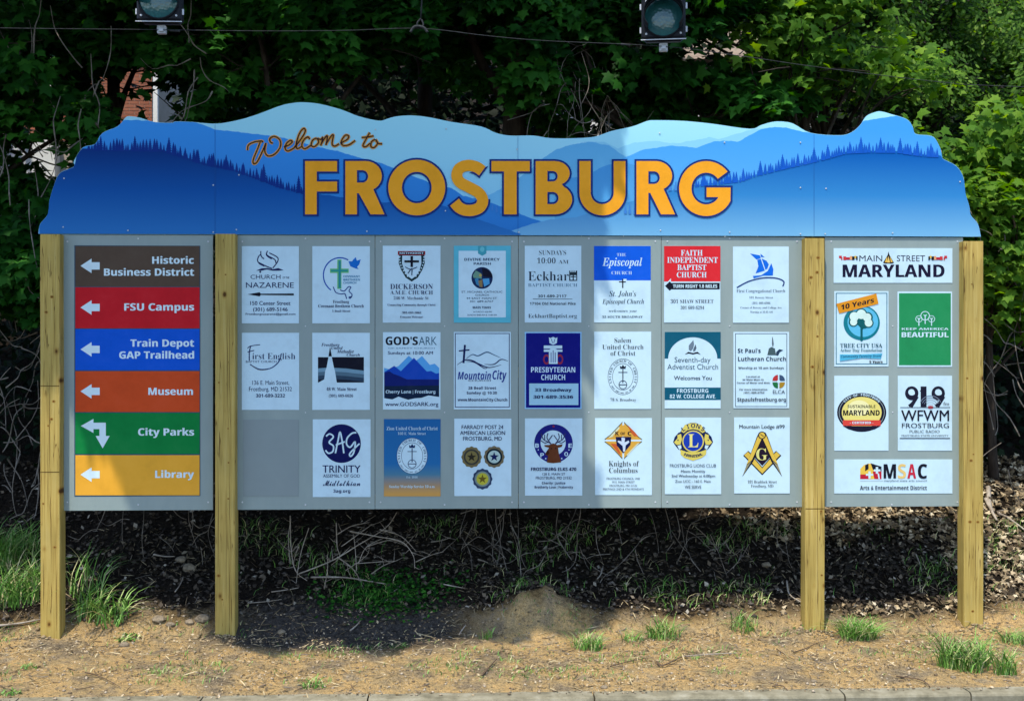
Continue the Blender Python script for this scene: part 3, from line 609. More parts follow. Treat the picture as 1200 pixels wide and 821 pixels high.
def medal(cx, cy, r, c0, c1, c2, cs):
    pts = []
    for i in range(48): a = math.radians(i * 7.5); rr = r * (1 + .045 * math.cos(12 * a)); pts.append((cx + rr * math.cos(a), cy + rr * math.sin(a) * 1.05))
    P.poly(c0, pts); P.ell(c1, cx, cy, r * .8); P.ell(c2, cx, cy, r * .62)
    P.poly(cs, [(cx + r * (.5 if i % 2 == 0 else .2) * math.sin(math.radians(i * 36)), cy - r * (.5 if i % 2 == 0 else .2) * math.cos(math.radians(i * 36))) for i in range(10)])
medal(795, 362, 82, (120, 105, 70), (60, 60, 55), (125, 110, 65), (45, 40, 30)); medal(982, 360, 84, (120, 105, 80), (15, 35, 45), (185, 205, 200), (20, 30, 85)); medal(885, 543, 80, (50, 65, 95), (125, 140, 135), (190, 180, 60), (110, 90, 30))
tx(P, [('r', 'FARRADY POST 24', 713, 1057, 130, 32), ('r', 'AMERICAN LEGION', 700, 1072, 178, 32), ('r', 'FROSTBURG, MD', 725, 1045, 225, 32)], (30, 38, 80)); P.done(o)
o, P, X, Y = card(4, 2, WH, 'white plate with brown antlered elk head in a blue ring')
P.ell((30, 32, 120), 308, 250, 160, 160); P.ell(WH, 305, 245, 104, 104)
P.arctext('B', 'BPOE', 308, 250, 130, 130, 186, 354, 36, WH, True) if False else None
for ch, x, y in (('B', 172, 284), ('P', 214, 362), ('O', 413, 354), ('E', 446, 284)): P.text('B', ch, x - 15, x + 15, y, 34, WH)
P.ell(WH, 182, 302, 5, n=8); P.ell(WH, 244, 374, 6, n=8); P.ell(WH, 376, 374, 6, n=8); P.ell(WH, 436, 302, 5, n=8); P.ell((150, 40, 60), 308, 108, 9, n=10)
for sx in (-1, 1):
    for q in ([(300, 262), (260, 235), (225, 215), (205, 165)], [(262, 238), (235, 245), (205, 225)], [(235, 218), (235, 175)], [(285, 250), (255, 205), (262, 165)], [(270, 222), (300, 180)]):
        P.line((60, 60, 95), [(305 + sx * (x - 305), y) for x, y in q], 8, True)
BRN = (105, 55, 30)
P.poly(BRN, [(270, 262), (305, 248), (340, 262), (385, 255), (375, 278), (345, 285), (352, 330), (372, 405), (305, 412), (252, 405), (262, 352), (240, 340), (248, 318), (272, 285), (235, 275), (232, 262)]); P.poly((60, 32, 25), [(262, 300), (275, 330), (262, 345), (245, 340), (248, 322)]); P.ell(BLK, 290, 292, 6, n=8); P.ell(BLK, 325, 290, 6, n=8)
tx(P, [('X', 'FROSTBURG ELKS 470', 122, 496, 475, 27), ('R', '128 E. MAIN ST', 215, 404, 512, 20), ('R', 'FROSTBURG, MD 21532', 162, 458, 545, 22), ('B', 'Charity | Justice', 212, 406, 586, 20), ('B', 'Brotherly Love | Fraternity', 152, 470, 620, 20)]); P.done(o)
o, P, X, Y = card(5, 2, WH, 'white plate with gold and red diamond emblem around a navy shield')
GO, RD = (222, 165, 65), (205, 95, 50)
def star4(k, c): P.poly(c, [(885 + 155 * k * x, 225 + 158 * k * y) for x, y in ((-.06, -1), (-.06, -.97), (-.7, -.3), (-1, -.08), (-1, .08), (-.7, .3), (-.06, .97), (.06, .97), (.7, .3), (1, .08), (1, -.08), (.7, -.3), (.06, -.97))])
star4(1, (95, 95, 70)); star4(.93, GO); P.rect(WH, 878, 70, 892, 380); P.rect(WH, 730, 218, 1038, 232)
P.poly(RD, [(780, 250), (825, 252), (870, 345), (850, 335)]); P.poly(RD, [(920, 95), (985, 160), (1010, 190), (960, 190)]); P.poly((215, 215, 180), [(760, 205), (850, 110), (860, 140), (810, 190)]); P.poly((215, 215, 180), [(910, 345), (1000, 250), (1020, 245), (920, 350)])
P.poly(GO, [(795, 190), (850, 130), (885, 95), (920, 130), (975, 190)]); P.poly((18, 24, 70), [(822, 195), (952, 195), (945, 260), (885, 332), (830, 265)]); P.poly((205, 215, 235), [(870, 200), (900, 205), (895, 240), (930, 225), (935, 240), (905, 265), (900, 315), (885, 318), (880, 270), (838, 235), (842, 225), (872, 232)])
tx(P, [('X', 'K', 820, 848, 182, 32, BLK), ('X', 'OF', 862, 900, 178, 22, BLK), ('X', 'C', 922, 952, 182, 32, BLK), ('s', 'Knights of', 765, 1015, 438, 44, (50, 55, 65)), ('s', 'Columbus', 768, 1003, 492, 42, (50, 55, 65)), ('R', 'FROSTBURG COUNCIL 1442', 748, 1022, 548, 18), ('R', '70 E. MAIN STREET', 792, 980, 577, 17), ('R', 'FROSTBURG, MD 21532', 772, 1000, 606, 17), ('R', 'MEETINGS 2ND & 4TH MONDAYS', 718, 1055, 635, 17)], (50, 62, 90)); P.done(o)
o, P, X, Y = card(6, 2, WH, 'white plate with round gold and blue lion club emblem bearing a letter')
G2 = (222, 200, 95); NB = (22, 35, 80)
P.ell(NB, 298, 232, 122, 155); 
for s in (-1, 1):
    P.poly(NB, [(298 + s * x, y) for x, y in ((85, 150), (120, 160), (152, 195), (165, 238), (145, 270), (120, 300), (90, 305))]); P.poly(G2, [(298 + s * x, y) for x, y in ((100, 170), (130, 180), (128, 205), (158, 240), (135, 262), (105, 258), (92, 215))]); P.poly(WH, [(298 + s * x, y) for x, y in ((100, 262), (130, 268), (115, 300), (96, 290))]); P.ell(NB, 298 + s * 125, 222, 6, n=8)
P.poly(G2, [(198, 150), (230, 95), (298, 78), (366, 95), (398, 150), (375, 163), (345, 140), (298, 130), (250, 140), (222, 163)]); P.poly(G2, [(193, 300), (240, 318), (298, 322), (356, 318), (408, 300), (405, 340), (370, 368), (298, 392), (226, 368), (195, 340)])
P.ell(G2, 298, 232, 90); P.ell((28, 60, 165), 298, 232, 80)
P.arctext('B', 'LIONS', 298, 262, 128, 142, 124, 56, 36, NB); P.text('S', 'L', 258, 342, 280, 108, (235, 220, 130)); P.arctext('B', 'INTERNATIONAL', 298, 200, 165, 165, 243, 297, 22, NB, True)
tx(P, [('R', 'FROSTBURG LIONS CLUB', 106, 488, 446, 26), ('r', 'Meets Monthly', 198, 398, 490, 22), ('r', '2nd Wednesday at 6:00pm', 120, 480, 528, 22), ('R', 'Zion UCC - 160 E. Main', 150, 443, 573, 22), ('R', 'WE SERVE', 230, 366, 622, 26)], (40, 58, 85)); P.done(o)
o, P, X, Y = card(7, 2, WH, 'white plate with gold square and compasses emblem around a letter')
G3 = (225, 185, 75)
P.poly(BLK, [(712, 350), (755, 310), (770, 325), (870, 445), (970, 325), (985, 310), (1028, 350), (870, 512)]); P.poly(G3, [(720, 345), (752, 318), (768, 333), (870, 455), (972, 333), (988, 318), (1018, 345), (870, 498)]); P.poly((35, 22, 40), [(868, 200), (965, 330), (870, 435), (775, 330)])
for s in (-1, 1):
    P.poly(BLK, [(870 + s * x, y) for x, y in ((-8, 150), (28, 160), (45, 195), (165, 525), (75, 400), (0, 215))]); P.poly(G3, [(870 + s * x, y) for x, y in ((2, 170), (26, 172), (40, 200), (130, 425), (85, 385), (5, 210))]); P.poly((150, 140, 110), [(870 + s * x, y) for x, y in ((130, 430), (160, 515), (88, 395))])
P.ell(BLK, 868, 182, 32); P.ell(G3, 868, 182, 24); P.line(BLK, [(855, 172), (882, 192)], 6)
P.text('S', 'G', 820, 912, 386, 94, (225, 215, 130))
tx(P, [('r', 'Mountain Lodge #99', 680, 1055, 125, 30), ('s', '101 Braddock Street', 750, 990, 578, 24), ('s', 'Frostburg, MD', 778, 962, 612, 24)], (38, 48, 62)); P.done(o)
# ---- community board on the right
K2 = 876 / 160
def rcard(x0, y0, x1, y1, oy, c, label): return plate('community_plate', 970 + x0 / K2, oy + y0 / K2, 970 + x1 / K2, oy + y1 / K2, c, label, K2, 970, oy)
o, P = rcard(38, 32, 800, 254, 285, WH, 'wide white plate with large black capitals and a small lantern')
P.text('X', 'MARYLAND', 97, 748, 217, 80, (28, 24, 50)); P.text('R', 'MAIN', 203, 350, 116, 38, (50, 48, 65)); P.text('R', 'STREET', 443, 625, 116, 38, (50, 48, 65))
P.poly(BLK, [(390, 52), (396, 75), (425, 125), (415, 130), (365, 130), (355, 125), (385, 75)]); P.poly((235, 185, 80), [(380, 85), (385, 122), (366, 122)]); P.poly((245, 200, 110), [(390, 82), (400, 124), (382, 124)]); P.poly((235, 185, 80), [(400, 85), (418, 120), (404, 122)])
for s in (0, 1):
    f = lambda x: x if not s else 838 - x
    for (a, b, y0, y1, c) in ((72, 90, 80, 96, (200, 50, 60)), (86, 94, 90, 108, (200, 50, 60)), (100, 118, 84, 108, (205, 60, 60)), (118, 142, 90, 106, (190, 40, 60)), (142, 156, 82, 106, (235, 165, 110)), (156, 172, 84, 108, BLK), (172, 184, 80, 96, (235, 190, 80)), (182, 192, 84, 108, BLK)):
        P.rect(c, min(f(a), f(b)), y0, max(f(a), f(b)), y1)
P.done(o)
o, P = rcard(42, 307, 390, 790, 285, WH, 'white plate with blue tree roundel under a tilted orange banner')
TG = (20, 120, 135); P.frame((40, 110, 130), 52, 318, 382, 776, 5)
P.ell(TG, 218, 510, 117, 112); P.ell((95, 185, 220), 225, 505, 98, 96); P.poly(TG, [(185, 600), (250, 600), (217, 632)])
P.line((20, 90, 95), [(217, 625), (217, 540), (190, 505)], 15); P.line((20, 90, 95), [(217, 555), (250, 510)], 11)
for x, y, r in ((170, 470, 32), (215, 455, 34), (255, 475, 30), (165, 505, 26), (262, 510, 28), (210, 500, 24), (235, 520, 22)): P.ell((20, 90, 95), x, y, r + 5, n=14)
for x, y, r in ((170, 470, 30), (215, 455, 31), (253, 475, 27), (166, 505, 23), (262, 510, 25)): P.ell((215, 235, 225), x, y, r, n=14)
P.poly((225, 145, 35), [(55, 388), (312, 322), (326, 388), (74, 450)]); P.text('X', '10 Years', 86, 296, 428, 32, BLK, slope=-.23)
P.text('S', 'TREE CITY USA', 80, 350, 668, 26, (30, 85, 100)); P.text('S', 'Arbor Day Foundation', 80, 350, 694, 17, (30, 95, 110))
P.poly((85, 180, 215), [(78, 712), (215, 712), (350, 706), (340, 740), (220, 735), (78, 755)]); P.text('O', 'Community Forestry Grant', 84, 345, 735, 17, (20, 70, 100), slope=-.02); P.text('X', '5 Years', 268, 352, 768, 17, BLK); P.done(o)
o, P = rcard(448, 310, 798, 792, 285, WH, 'green plate with white line drawn trees and white lettering')
P.rect((38, 140, 85), 457, 320, 790, 782)
for cx, cy, r in ((585, 485, 22), (625, 465, 30), (666, 485, 22)): P.ell(WH, cx, cy, r, r, .84); P.rect(WH, cx - 3, cy - 6, cx + 3, cy + r + 22); P.line(WH, [(cx - 10, cy - 8), (cx, cy + 6), (cx + 10, cy - 8)], 4)
P.text('B', 'KEEP AMERICA', 475, 775, 556, 14, WH, 1.0); P.text('X', 'BEAUTIFUL', 475, 775, 602, 32, WH); P.done(o)
o, P = rcard(42, 28, 390, 508, 435, WH, 'white plate with oval black, gold and red certified badge')
P.ell((25, 25, 45), 218, 263, 158, 125); P.ell((150, 160, 160), 218, 263, 147, 116, .975); P.ell((235, 215, 120), 218, 263, 128, 100); P.ell((245, 232, 170), 200, 235, 70, 50); P.rect((220, 70, 60), 97, 312, 340, 348); P.poly((25, 25, 45), [(97, 350), (340, 350), (300, 372), (218, 385), (136, 372)])
P.arctext('B', 'CITY OF FROSTBURG', 218, 263, 136, 106, 140, 40, 15, WH); P.text('B', 'SUSTAINABLE', 127, 306, 234, 19, (70, 70, 50)); P.text('X', 'MARYLAND', 99, 333, 282, 34, BLK); P.text('X', '- CERTIFIED -', 142, 292, 336, 15, WH); P.done(o)
o, P = rcard(450, 28, 798, 508, 435, WH, 'white plate with large black radio frequency numerals and rules')
P.text('R', '9', 498, 578, 228, 132, (30, 30, 48)); P.text('R', '1', 596, 634, 228, 132, (30, 30, 48)); P.text('R', '9', 668, 752, 228, 132, (30, 30, 48))
for a in (498, 668): P.ell((30, 30, 48), a + 41, 140, 43, 45, .62); P.line((30, 30, 48), [(a + 76, 160), (a + 35, 228)], 22)
P.rect((30, 30, 48), 610, 100, 634, 228); P.line((30, 30, 48), [(596, 130), (622, 104)], 14)
for r in (18, 32, 46, 60, 74): P.ell((120, 130, 150), 660, 228, r, r, .94, 20, a0=25, a1=155)
P.ell((190, 60, 70), 660, 230, 18, 10); P.rect((60, 62, 75), 465, 229, 785, 233); P.rect((30, 30, 48), 462, 426, 785, 431)
P.text('r', 'WFWM', 472, 778, 318, 70, (30, 30, 48)); P.text('R', 'FROSTBURG', 476, 778, 362, 30, (30, 30, 48)); P.text('R', 'PUBLIC RADIO', 525, 718, 394, 18, (50, 60, 75)); P.text('R', 'FROSTBURG STATE UNIVERSITY', 474, 775, 417, 11, (50, 60, 75)); P.text('R', 'fm', 742, 778, 218, 22, (50, 50, 65)); P.done(o)
o, P = rcard(42, 564, 800, 782, 435, WH, 'wide white plate with red, black and gold quartered emblem')
P.poly((235, 190, 75), [(208, 690), (208, 625), (232, 600), (262, 590), (285, 590), (345, 640), (345, 690)]); P.poly((190, 35, 55), [(208, 660), (262, 660), (262, 690), (208, 690)]); P.poly(BLK, [(240, 600), (262, 590), (262, 625), (240, 640)]); P.poly(BLK, [(275, 588), (345, 610), (345, 640), (290, 630)]); P.poly((190, 35, 55), [(288, 640), (345, 640), (345, 690), (300, 690)]); P.line(WH, [(268, 640), (268, 685)], 14); P.line(WH, [(245, 662), (292, 662)], 12); P.line(WH, [(316, 612), (316, 655)], 15); P.line(WH, [(296, 634), (338, 634)], 13); P.line(WH, [(325, 655), (330, 690)], 9)
P.text('X', 'M', 360, 437, 686, 92, BLK); P.text('B', 'S', 450, 502, 686, 92, (235, 195, 120)); P.text('X', 'A', 512, 566, 686, 92, (200, 45, 65)); P.text('X', 'C', 580, 636, 686, 92, BLK); P.rect((120, 130, 150), 208, 700, 355, 702); P.text('R', 'maryland state arts council', 362, 636, 706, 13, (60, 90, 120)); P.text('B', 'Arts & Entertainment District', 207, 636, 759, 26, (45, 45, 60)); P.done(o)
# ---- screws
def screw(px, py, y, r=.0075):
    p = SL(px, py, y); mb = MB(); mb.lathe((0, 0, 0), (0, -1, 0), [(0, r), (.002, r), (.0035, r * .55), (.0035, 0.0005)], 8); o = mb.build('screw', STEEL, SIGN); o.location = p
for px in (79, 244, 284, 433, 446, 600, 614, 768, 782, 934, 974, 1122):
    for py in (283, 588): screw(px, py, PD - .0003 if px not in (0,) else PD)
for px in (162, 358, 521, 690, 855, 1045):
    for py in (279.5, 591): screw(px, py, PD - .0003)
for px in (358, 521, 690, 855, 1046):
    for py in (382, 483): screw(px, py, PD - .0003, .006)
# ================================================================ TOP BOARD
OUT = [(45, 274), (47, 262.6), (56, 251), (58, 235), (63, 218), (70, 203), (87, 195), (86.5, 189), (97, 173), (111, 169), (117.6, 158.6), (124.5, 153.5), (138, 148), (147, 138), (152, 136.4), (163.7, 138), (181, 143), (201, 144), (206, 142.5), (225, 143), (252, 145), (276, 141.5), (300, 134.7), (327, 124.5), (342, 121), (356, 120), (375, 122), (400, 128.5), (420.5, 136.4), (444, 141.5), (454.6, 139), (465, 136.4), (482, 135.4), (502, 137.4), (529.6, 143), (563.7, 148.3), (581, 155.8), (598, 159), (625, 159), (645.5, 162), (673, 162), (696.7, 160.3), (717, 153.5), (741, 148.3), (758, 142), (768, 141), (800, 141.7), (834, 145), (878.4, 151), (892, 146.6), (905, 143), (916, 142.5), (929.6, 145), (950, 155.8), (984, 158.6), (998, 155), (1008, 146.6), (1015, 136.4), (1024, 132), (1032, 130.6), (1045, 134), (1062.6, 139.8), (1069.4, 148.3), (1073, 156.9), (1090, 159), (1096.7, 163.7), (1103, 177), (1103.5, 185), (1120.5, 194.4), (1129, 208), (1131, 225), (1136, 242), (1137.6, 252), (1146, 262.6), (1149.5, 277.5)]
def smooth_out():
    q = [Vector((x, y, 0)) for x, y in OUT]; r = [q[0]]
    for p in catmull(OUT, 4)[1:]: r.append(p)
    return [(p.x, p.y) for p in r]
OS = smooth_out()
def gradient(name, zlo, zhi, clo, chi, mid=None):
    m, nt, b = base_mat(name, .6, .06)
    tc = nt.nodes.new('ShaderNodeTexCoord'); sp = nt.nodes.new('ShaderNodeSeparateXYZ'); nt.links.new(tc.outputs['Object'], sp.inputs[0])
    mr = nt.nodes.new('ShaderNodeMapRange'); mr.inputs[1].default_value = SL(600, zlo, TD).z; mr.inputs[2].default_value = SL(600, zhi, TD).z; nt.links.new(sp.outputs['Z'], mr.inputs[0])
    f = lambda c: tuple(min(.84, lin(v) * g) for v, g in zip(c, (.72, .87, .76)))
    st = [(0, f(clo)), (1, f(chi))] if not mid else [(0, f(clo)), (.5, f(mid)), (1, f(chi))]
    nt.links.new(ramp(nt, mr.outputs[0], st), b.inputs['Base Color']); return m
BY = 274.0
def yb(x): return 274 + (x - 45) * 3.5 / 1104
mb = MB(); tri = tessellate_polygon([[Vector((x, y, 0)) for x, y in OS]])
n = len(OS); fr = [SL(x, y, TD) for x, y in OS]; bk = [Vector((v.x, TD + .0115, v.z)) for v in fr]
SKYM = gradient('print_pale_sky', 250, 130, (150, 200, 240), (178, 224, 250)); EDGE = print_mat((70, 120, 180))
def orient(vs, t):
    a, b, c = (vs[i] for i in t); return t if (b - a).cross(c - a).y < 0 else (t[0], t[2], t[1])
mb.add(fr, [orient(fr, t) for t in tri], SKYM); mb.add(bk, [tuple(reversed(orient(fr, t))) for t in tri], EDGE)
mb.add(fr + bk, [(i, (i + 1) % n, n + (i + 1) % n, n + i) for i in range(n)], EDGE)
TOP = mb.build('mountain_top_board', None, SIGN); TOP['label'] = 'blue printed board cut to a mountain skyline with gold letters'
def interp(tab, x):
    if x <= tab[0][0]: return tab[0][1]
    for (a, ya), (b, yb_) in zip(tab, tab[1:]):
        if x <= b: return ya + (yb_ - ya) * (x - a) / max(1e-6, b - a)
    return tab[-1][1]
mono = []
for x, y in OS:
    if mono and x <= mono[-1][0]: x = mono[-1][0] + .05
    mono.append((x, y))
PT = Print(0, 0, 1.0, TD - .0006, .0003)
def ridge(tab, m, wob=0, seed=0, x0=None, x1=None, step=1.5, name='printed_ridge'):
    a = max(x0 or tab[0][0], 45.2); b = min(x1 or tab[-1][0], 1149.3); k = int((b - a) / step) + 1; T = []; B = []
    PT.n += 1
    for i in range(k + 1):
        x = a + (b - a) * i / k
        y = interp(tab, x) + wob * (hsh(x * .11, seed, 0) + .5 * hsh(x * .31, seed, 4))
        y = max(y, interp(mono, x) + .35); yy = yb(x) - .3; y = min(y, yy)
        T.append(PT.pt(x, y)); B.append(PT.pt(x, yy))
    q = MB(); q.add(T + B, [(k + 1 + i, k + 2 + i, i + 1, i) for i in range(k)], m); q.build(name, None, TOP)
ridge([(680, 200), (684, 166), (709, 166.5), (724, 174), (744, 167), (769, 165), (785, 168), (800, 167), (831, 161), (843, 163), (880, 152), (900, 150)], gradient('print_faint_range', 250, 150, (140, 195, 238), (150, 203, 240)), 1, 1)
ridge([(560, 235), (600, 215), (620, 200), (638, 184), (652, 175.5), (666, 170.5), (690, 166), (714, 170.5), (731, 183), (760, 200), (800, 215)], gradient('print_haze_range', 250, 165, (125, 185, 235), (105, 172, 228)), 1.2, 2)
ridge([(712, 196), (734, 184), (753, 175.5), (785, 171), (802, 171.6), (816, 173.6), (835, 166), (851, 165), (864, 166.4), (880, 158), (892, 151.5), (905, 149), (919, 149.5), (935, 153), (950, 156), (960, 150), (1150, 120)], gradient('print_blue_range', 270, 150, (110, 175, 238), (72, 155, 238)), 1, 3)
ridge([(52, 230), (60, 190), (80, 140), (225, 142), (240, 147), (252, 152), (290, 156), (302, 157.5), (331, 161.6), (373, 172.5), (397, 177.5), (418, 184), (446, 191), (480, 205), (504, 214), (530, 221), (542, 229), (579, 239), (588, 242), (618, 254), (630, 258), (660, 268)], gradient('print_left_range', 270, 150, (50, 120, 205), (66, 148, 238)), 1, 4, 46)
ridge([(650, 225), (666, 210), (697, 200.5), (712, 193), (736, 191), (760, 200), (800, 222)], gradient('print_mid_hill', 270, 195, (105, 170, 228), (80, 150, 220)), 1, 5)
ridge([(588, 274), (625, 262), (645, 257), (673, 255), (690, 250), (705, 241), (730, 238), (760, 232), (790, 222), (814, 217), (868, 211), (885, 204.6), (919, 196), (950, 189), (970, 184), (991, 178), (1018, 176.6), (1052, 177), (1080, 181), (1100, 182), (1150, 190)], gradient('print_right_hill', 274, 180, (122, 172, 222), (14, 92, 180), (56, 130, 202)), .8, 6)
ridge([(46, 240), (60, 200), (80, 176), (97, 174), (117, 175.6), (150, 175.6), (191, 175.6), (208, 181), (239, 191), (273, 198), (307, 210), (327, 218), (355, 225), (400, 231), (440, 237), (480, 237), (520, 241), (545, 252), (575, 262), (610, 274)], gradient('print_left_hill', 274, 178, (48, 112, 190), (8, 52, 128), (20, 84, 168)), .8, 7, 46)
# printed spruces along the two wooded ridges
def spruces(spec, m, name):
    q = MB(); PT.n += 1
    for x, yb_, h in spec:
        PT.n += .05
        lv = 6; 
        pts = []
        for i in range(lv):
            t = i / lv; pts.append((x - h * .21 * t ** .8 - .3 - h*.03, yb_ - h * (1 - t) + h * .11)); pts.append((x - h * .12 * t - .3, yb_ - h * (1 - t) + h * .08))
        rt = [(2 * x - a, b) for a, b in pts][::-1]
        L = [(x, yb_ - h - 1.2)] + pts + [(x - h * .2, yb_ + 1.5), (x + h * .2, yb_ + 1.5)] + rt
        L = [(a, max(b, interp(mono, a) + .4)) for a, b in L]
        PTv = [PT.pt(a, b) for a, b in L]; tr = tessellate_polygon([[Vector((a, b, 0)) for a, b in L]])
        q.add(PTv, [orient(PTv, t) for t in tr], m)
    q.build(name, None, TOP)
rs = random.Random(3)
LT = [(97, 174), (191, 175.6), (208, 181), (239, 191), (273, 198), (307, 210), (327, 218), (355, 225)]
big = [118, 137, 158, 181, 198, 217, 232, 250, 265, 285, 309, 325, 350]
sp = [(x, interp(LT, x) + 1, rs.uniform(14, 19) if i % 2 == 0 else rs.uniform(11, 15)) for i, x in enumerate(big)]
x = 104
while x < 360: sp.append((x, interp(LT, x) + 1, rs.uniform(4.5, 13))); x += rs.uniform(2.0, 4.6)
spruces(sp, print_mat((14, 52, 135)), 'printed_spruces')
RT = [(814, 217), (868, 211), (885, 204.6), (919, 196), (950, 189), (970, 184), (991, 178), (1018, 176.6), (1052, 177), (1080, 181), (1100, 182)]
sp = [(x, interp(RT, x) + 1, h) for x, h in ((871, 13), (891, 15), (917, 16), (935, 13), (954, 16), (970, 15), (983, 10), (996, 12), (1009, 17), (1032, 16), (1041, 11), (1055, 16), (1064, 11), (1075, 15), (1091, 14), (852, 14), (824, 14))]
x = 816
while x < 1100: sp.append((x, interp(RT, x) + 1, rs.uniform(4, 11))); x += rs.uniform(2.0, 4.6)
spruces(sp, print_mat((22, 92, 195)), 'printed_spruces')
spruces([(x, 249 + abs(x - 735) * .1, rs.uniform(7, 12)) for x in (733, 738, 744, 749)] + [(x, 222, rs.uniform(9, 14)) for x in (785, 792, 798)] + [(572 + i * 5, 243 + i * 2, 6) for i in range(6)], print_mat((70, 135, 210)), 'printed_spruces')
# ---- large gold lettering
def arcp(cx, cy, rx, ry, a0, a1, n=14): return [(cx + rx * math.cos(math.radians(a0 + (a1 - a0) * i / n)), cy - ry * math.sin(math.radians(a0 + (a1 - a0) * i / n))) for i in range(n + 1)]
T0, B0 = 188.8, 251.2
def thick(pts, w):
    p = [Vector((q.x, q.y)) for q in catmull(pts, 7)]; L, R = [], []; k = len(p)
    for i in range(k):
        d = (p[min(i + 1, k - 1)] - p[max(i - 1, 0)]).normalized(); n = Vector((-d.y, d.x)); L.append(p[i] + n * w / 2); R.append(p[i] - n * w / 2)
    return [(v.x, v.y) for v in L + R[::-1]]
def LR(l, sr, br, cyb, ct, cb, cr, lf, lr): 
    o = [(l, T0), (br - 19, T0)] + arcp(br - 19, (T0 + cyb) / 2, 19, (cyb - T0) / 2, 88, -62, 12) + [(lr, B0), (lf, B0), (sr + 2.2, cyb + 2.5), (sr, cyb + 2.5), (sr, B0), (l, B0)]
    h = [(sr, ct), (cr - 6.5, ct)] + arcp(cr - 6.5, (ct + cb) / 2, 6.5, (cb - ct) / 2, 88, -88, 8) + [(sr, cb)]
    return o, [h]
s5 = 5.4545
Sx = [(460 + x / s5, 170 + y / s5) for x, y in ((574, 166), (535, 140), (480, 130), (428, 150), (411, 195), (432, 238), (490, 270), (550, 305), (576, 350), (560, 395), (515, 416), (465, 416), (425, 398), (396, 365))]
GL = [([(357.5, T0), (395, T0), (395, 201), (371.2, 201), (371.2, 212.8), (395, 212.8), (395, 224.4), (371.2, 224.4), (371.2, B0), (357.5, B0)], []),
      LR(404.7, 418.3, 447.5, 224, 199.5, 214, 431.5, 434.3, 450.5),
      (arcp(488.4, 219.8, 33.4, 32.6, 0, 352.5, 47), [arcp(488.4, 219.8, 17.4, 18.4, 0, 350, 35)]),
      (thick(Sx, 13.2), []),
      ([(575.9, T0), (620.8, T0), (620.8, 200.9), (605.5, 200.9), (605.5, B0), (590.6, B0), (590.6, 200.9), (575.9, 200.9)], []),
      ([(627.7, T0), (650, T0)] + arcp(650, 203.2, 17.7, 14.4, 88, -62, 10) + arcp(650.5, 233.8, 20, 17.4, 58, -88, 12) + [(627.7, B0)], [[(641.5, 200.5), (648, 200.5)] + arcp(648, 206.6, 5.6, 6.1, 88, -88, 8) + [(641.5, 212.7)], [(641.5, 225), (648, 225)] + arcp(648, 232.1, 6.6, 7.1, 88, -88, 8) + [(641.5, 239.2)]]),
      ([(678.9, T0), (692.3, T0), (692.3, 226)] + arcp(705.7, 226, 13.4, 13.2, 180, 360, 14)[1:] + [(719.1, T0), (733, T0), (733, 226)] + arcp(706, 226, 27, 26.4, 0, -180, 20)[1:] + [], []),
      LR(745.8, 759.8, 787.7, 223.5, 200.8, 215.6, 773.2, 774.6, 791),
      (arcp(827.6, 221, 31.8, 32.2, 38, 333, 34) + [(856.2, 219.8), (828, 219.8), (828, 231), (841.6, 231)] + arcp(827.6, 221, 17.3, 18.6, -38, -322, 26), [])]
def area(L): return sum(a[0] * b[1] - b[0] * a[1] for a, b in zip(L, L[1:] + L[:1])) / 2
def grow(L, d):
    q = []
    for p in L:
        if not q or (Vector(p) - Vector(q[-1])).length > .12: q.append(p)
    if (Vector(q[0]) - Vector(q[-1])).length < .12: q.pop()
    s = 1 if area(q) > 0 else -1; n = len(q); out = []
    for i in range(n):
        a, b, c = Vector(q[i - 1]), Vector(q[i]), Vector(q[(i + 1) % n])
        d1, d2 = (b - a).normalized(), (c - b).normalized(); n1, n2 = Vector((d1.y, -d1.x)) * s, Vector((d2.y, -d2.x)) * s
        m = (n1 + n2); m = m.normalized() if m.length > 1e-6 else n1
        out.append(tuple(b + m * (d / max(.5, m.dot(n1)))))
    return out
PT.n += 2
for L, hs in GL:
    o_, g_ = MB(), MB(); n0 = PT.n
    PT.poly((24, 50, 118), grow(L, 2.3), o_, [grow(h, -2.3) for h in hs])
    PT.n = n0 + 2; PT.poly((255, 168, 40), L, g_, hs)
    PT.n = n0
    b_ = g_.build('gold_letter', None, TOP); c_ = o_.build('letter_outline', None, TOP)
PT.n += 4
Q = Print(280, 140, 6.0, TD - .003, .0001); Q.le = MB()
WS = [[(60, 218), (66, 182), (105, 160), (158, 152), (168, 162)], [(150, 158), (128, 215), (100, 285), (106, 312), (130, 295), (165, 225), (188, 170)], [(190, 165), (182, 225), (205, 257), (250, 245), (290, 195), (288, 145), (250, 120), (218, 135), (222, 160), (240, 168)],
      [(318, 195), (355, 178), (375, 158), (362, 148), (335, 168), (325, 205), (345, 222), (385, 203)], [(385, 203), (435, 140), (466, 85), (455, 64), (428, 95), (404, 165), (408, 205), (440, 192)], [(498, 140), (485, 124), (458, 142), (442, 182), (462, 207), (505, 183)],
      [(548, 132), (520, 145), (508, 180), (530, 192), (560, 162), (550, 132)], [(550, 132), (575, 142), (590, 128), (575, 185)], [(580, 170), (608, 125), (622, 120), (612, 182)], [(616, 168), (648, 118), (664, 112), (655, 170), (672, 188), (705, 172)],
      [(712, 168), (760, 142), (772, 118), (748, 112), (722, 150), (730, 182), (775, 178), (818, 148)], [(920, 92), (888, 150), (872, 185), (892, 192), (922, 168)], [(862, 128), (905, 124), (948, 116)], [(958, 140), (932, 158), (928, 190), (950, 198), (975, 168), (960, 140)], [(960, 140), (978, 168), (1008, 172)]]
for q in WS: Q.line((232, 160, 70), q, 21, True, Q.le)
Q.n += 3
for q in WS: Q.line((58, 30, 34), q, 8.5, True, Q.le)
o = Q.le.build('script_lettering', None, TOP)
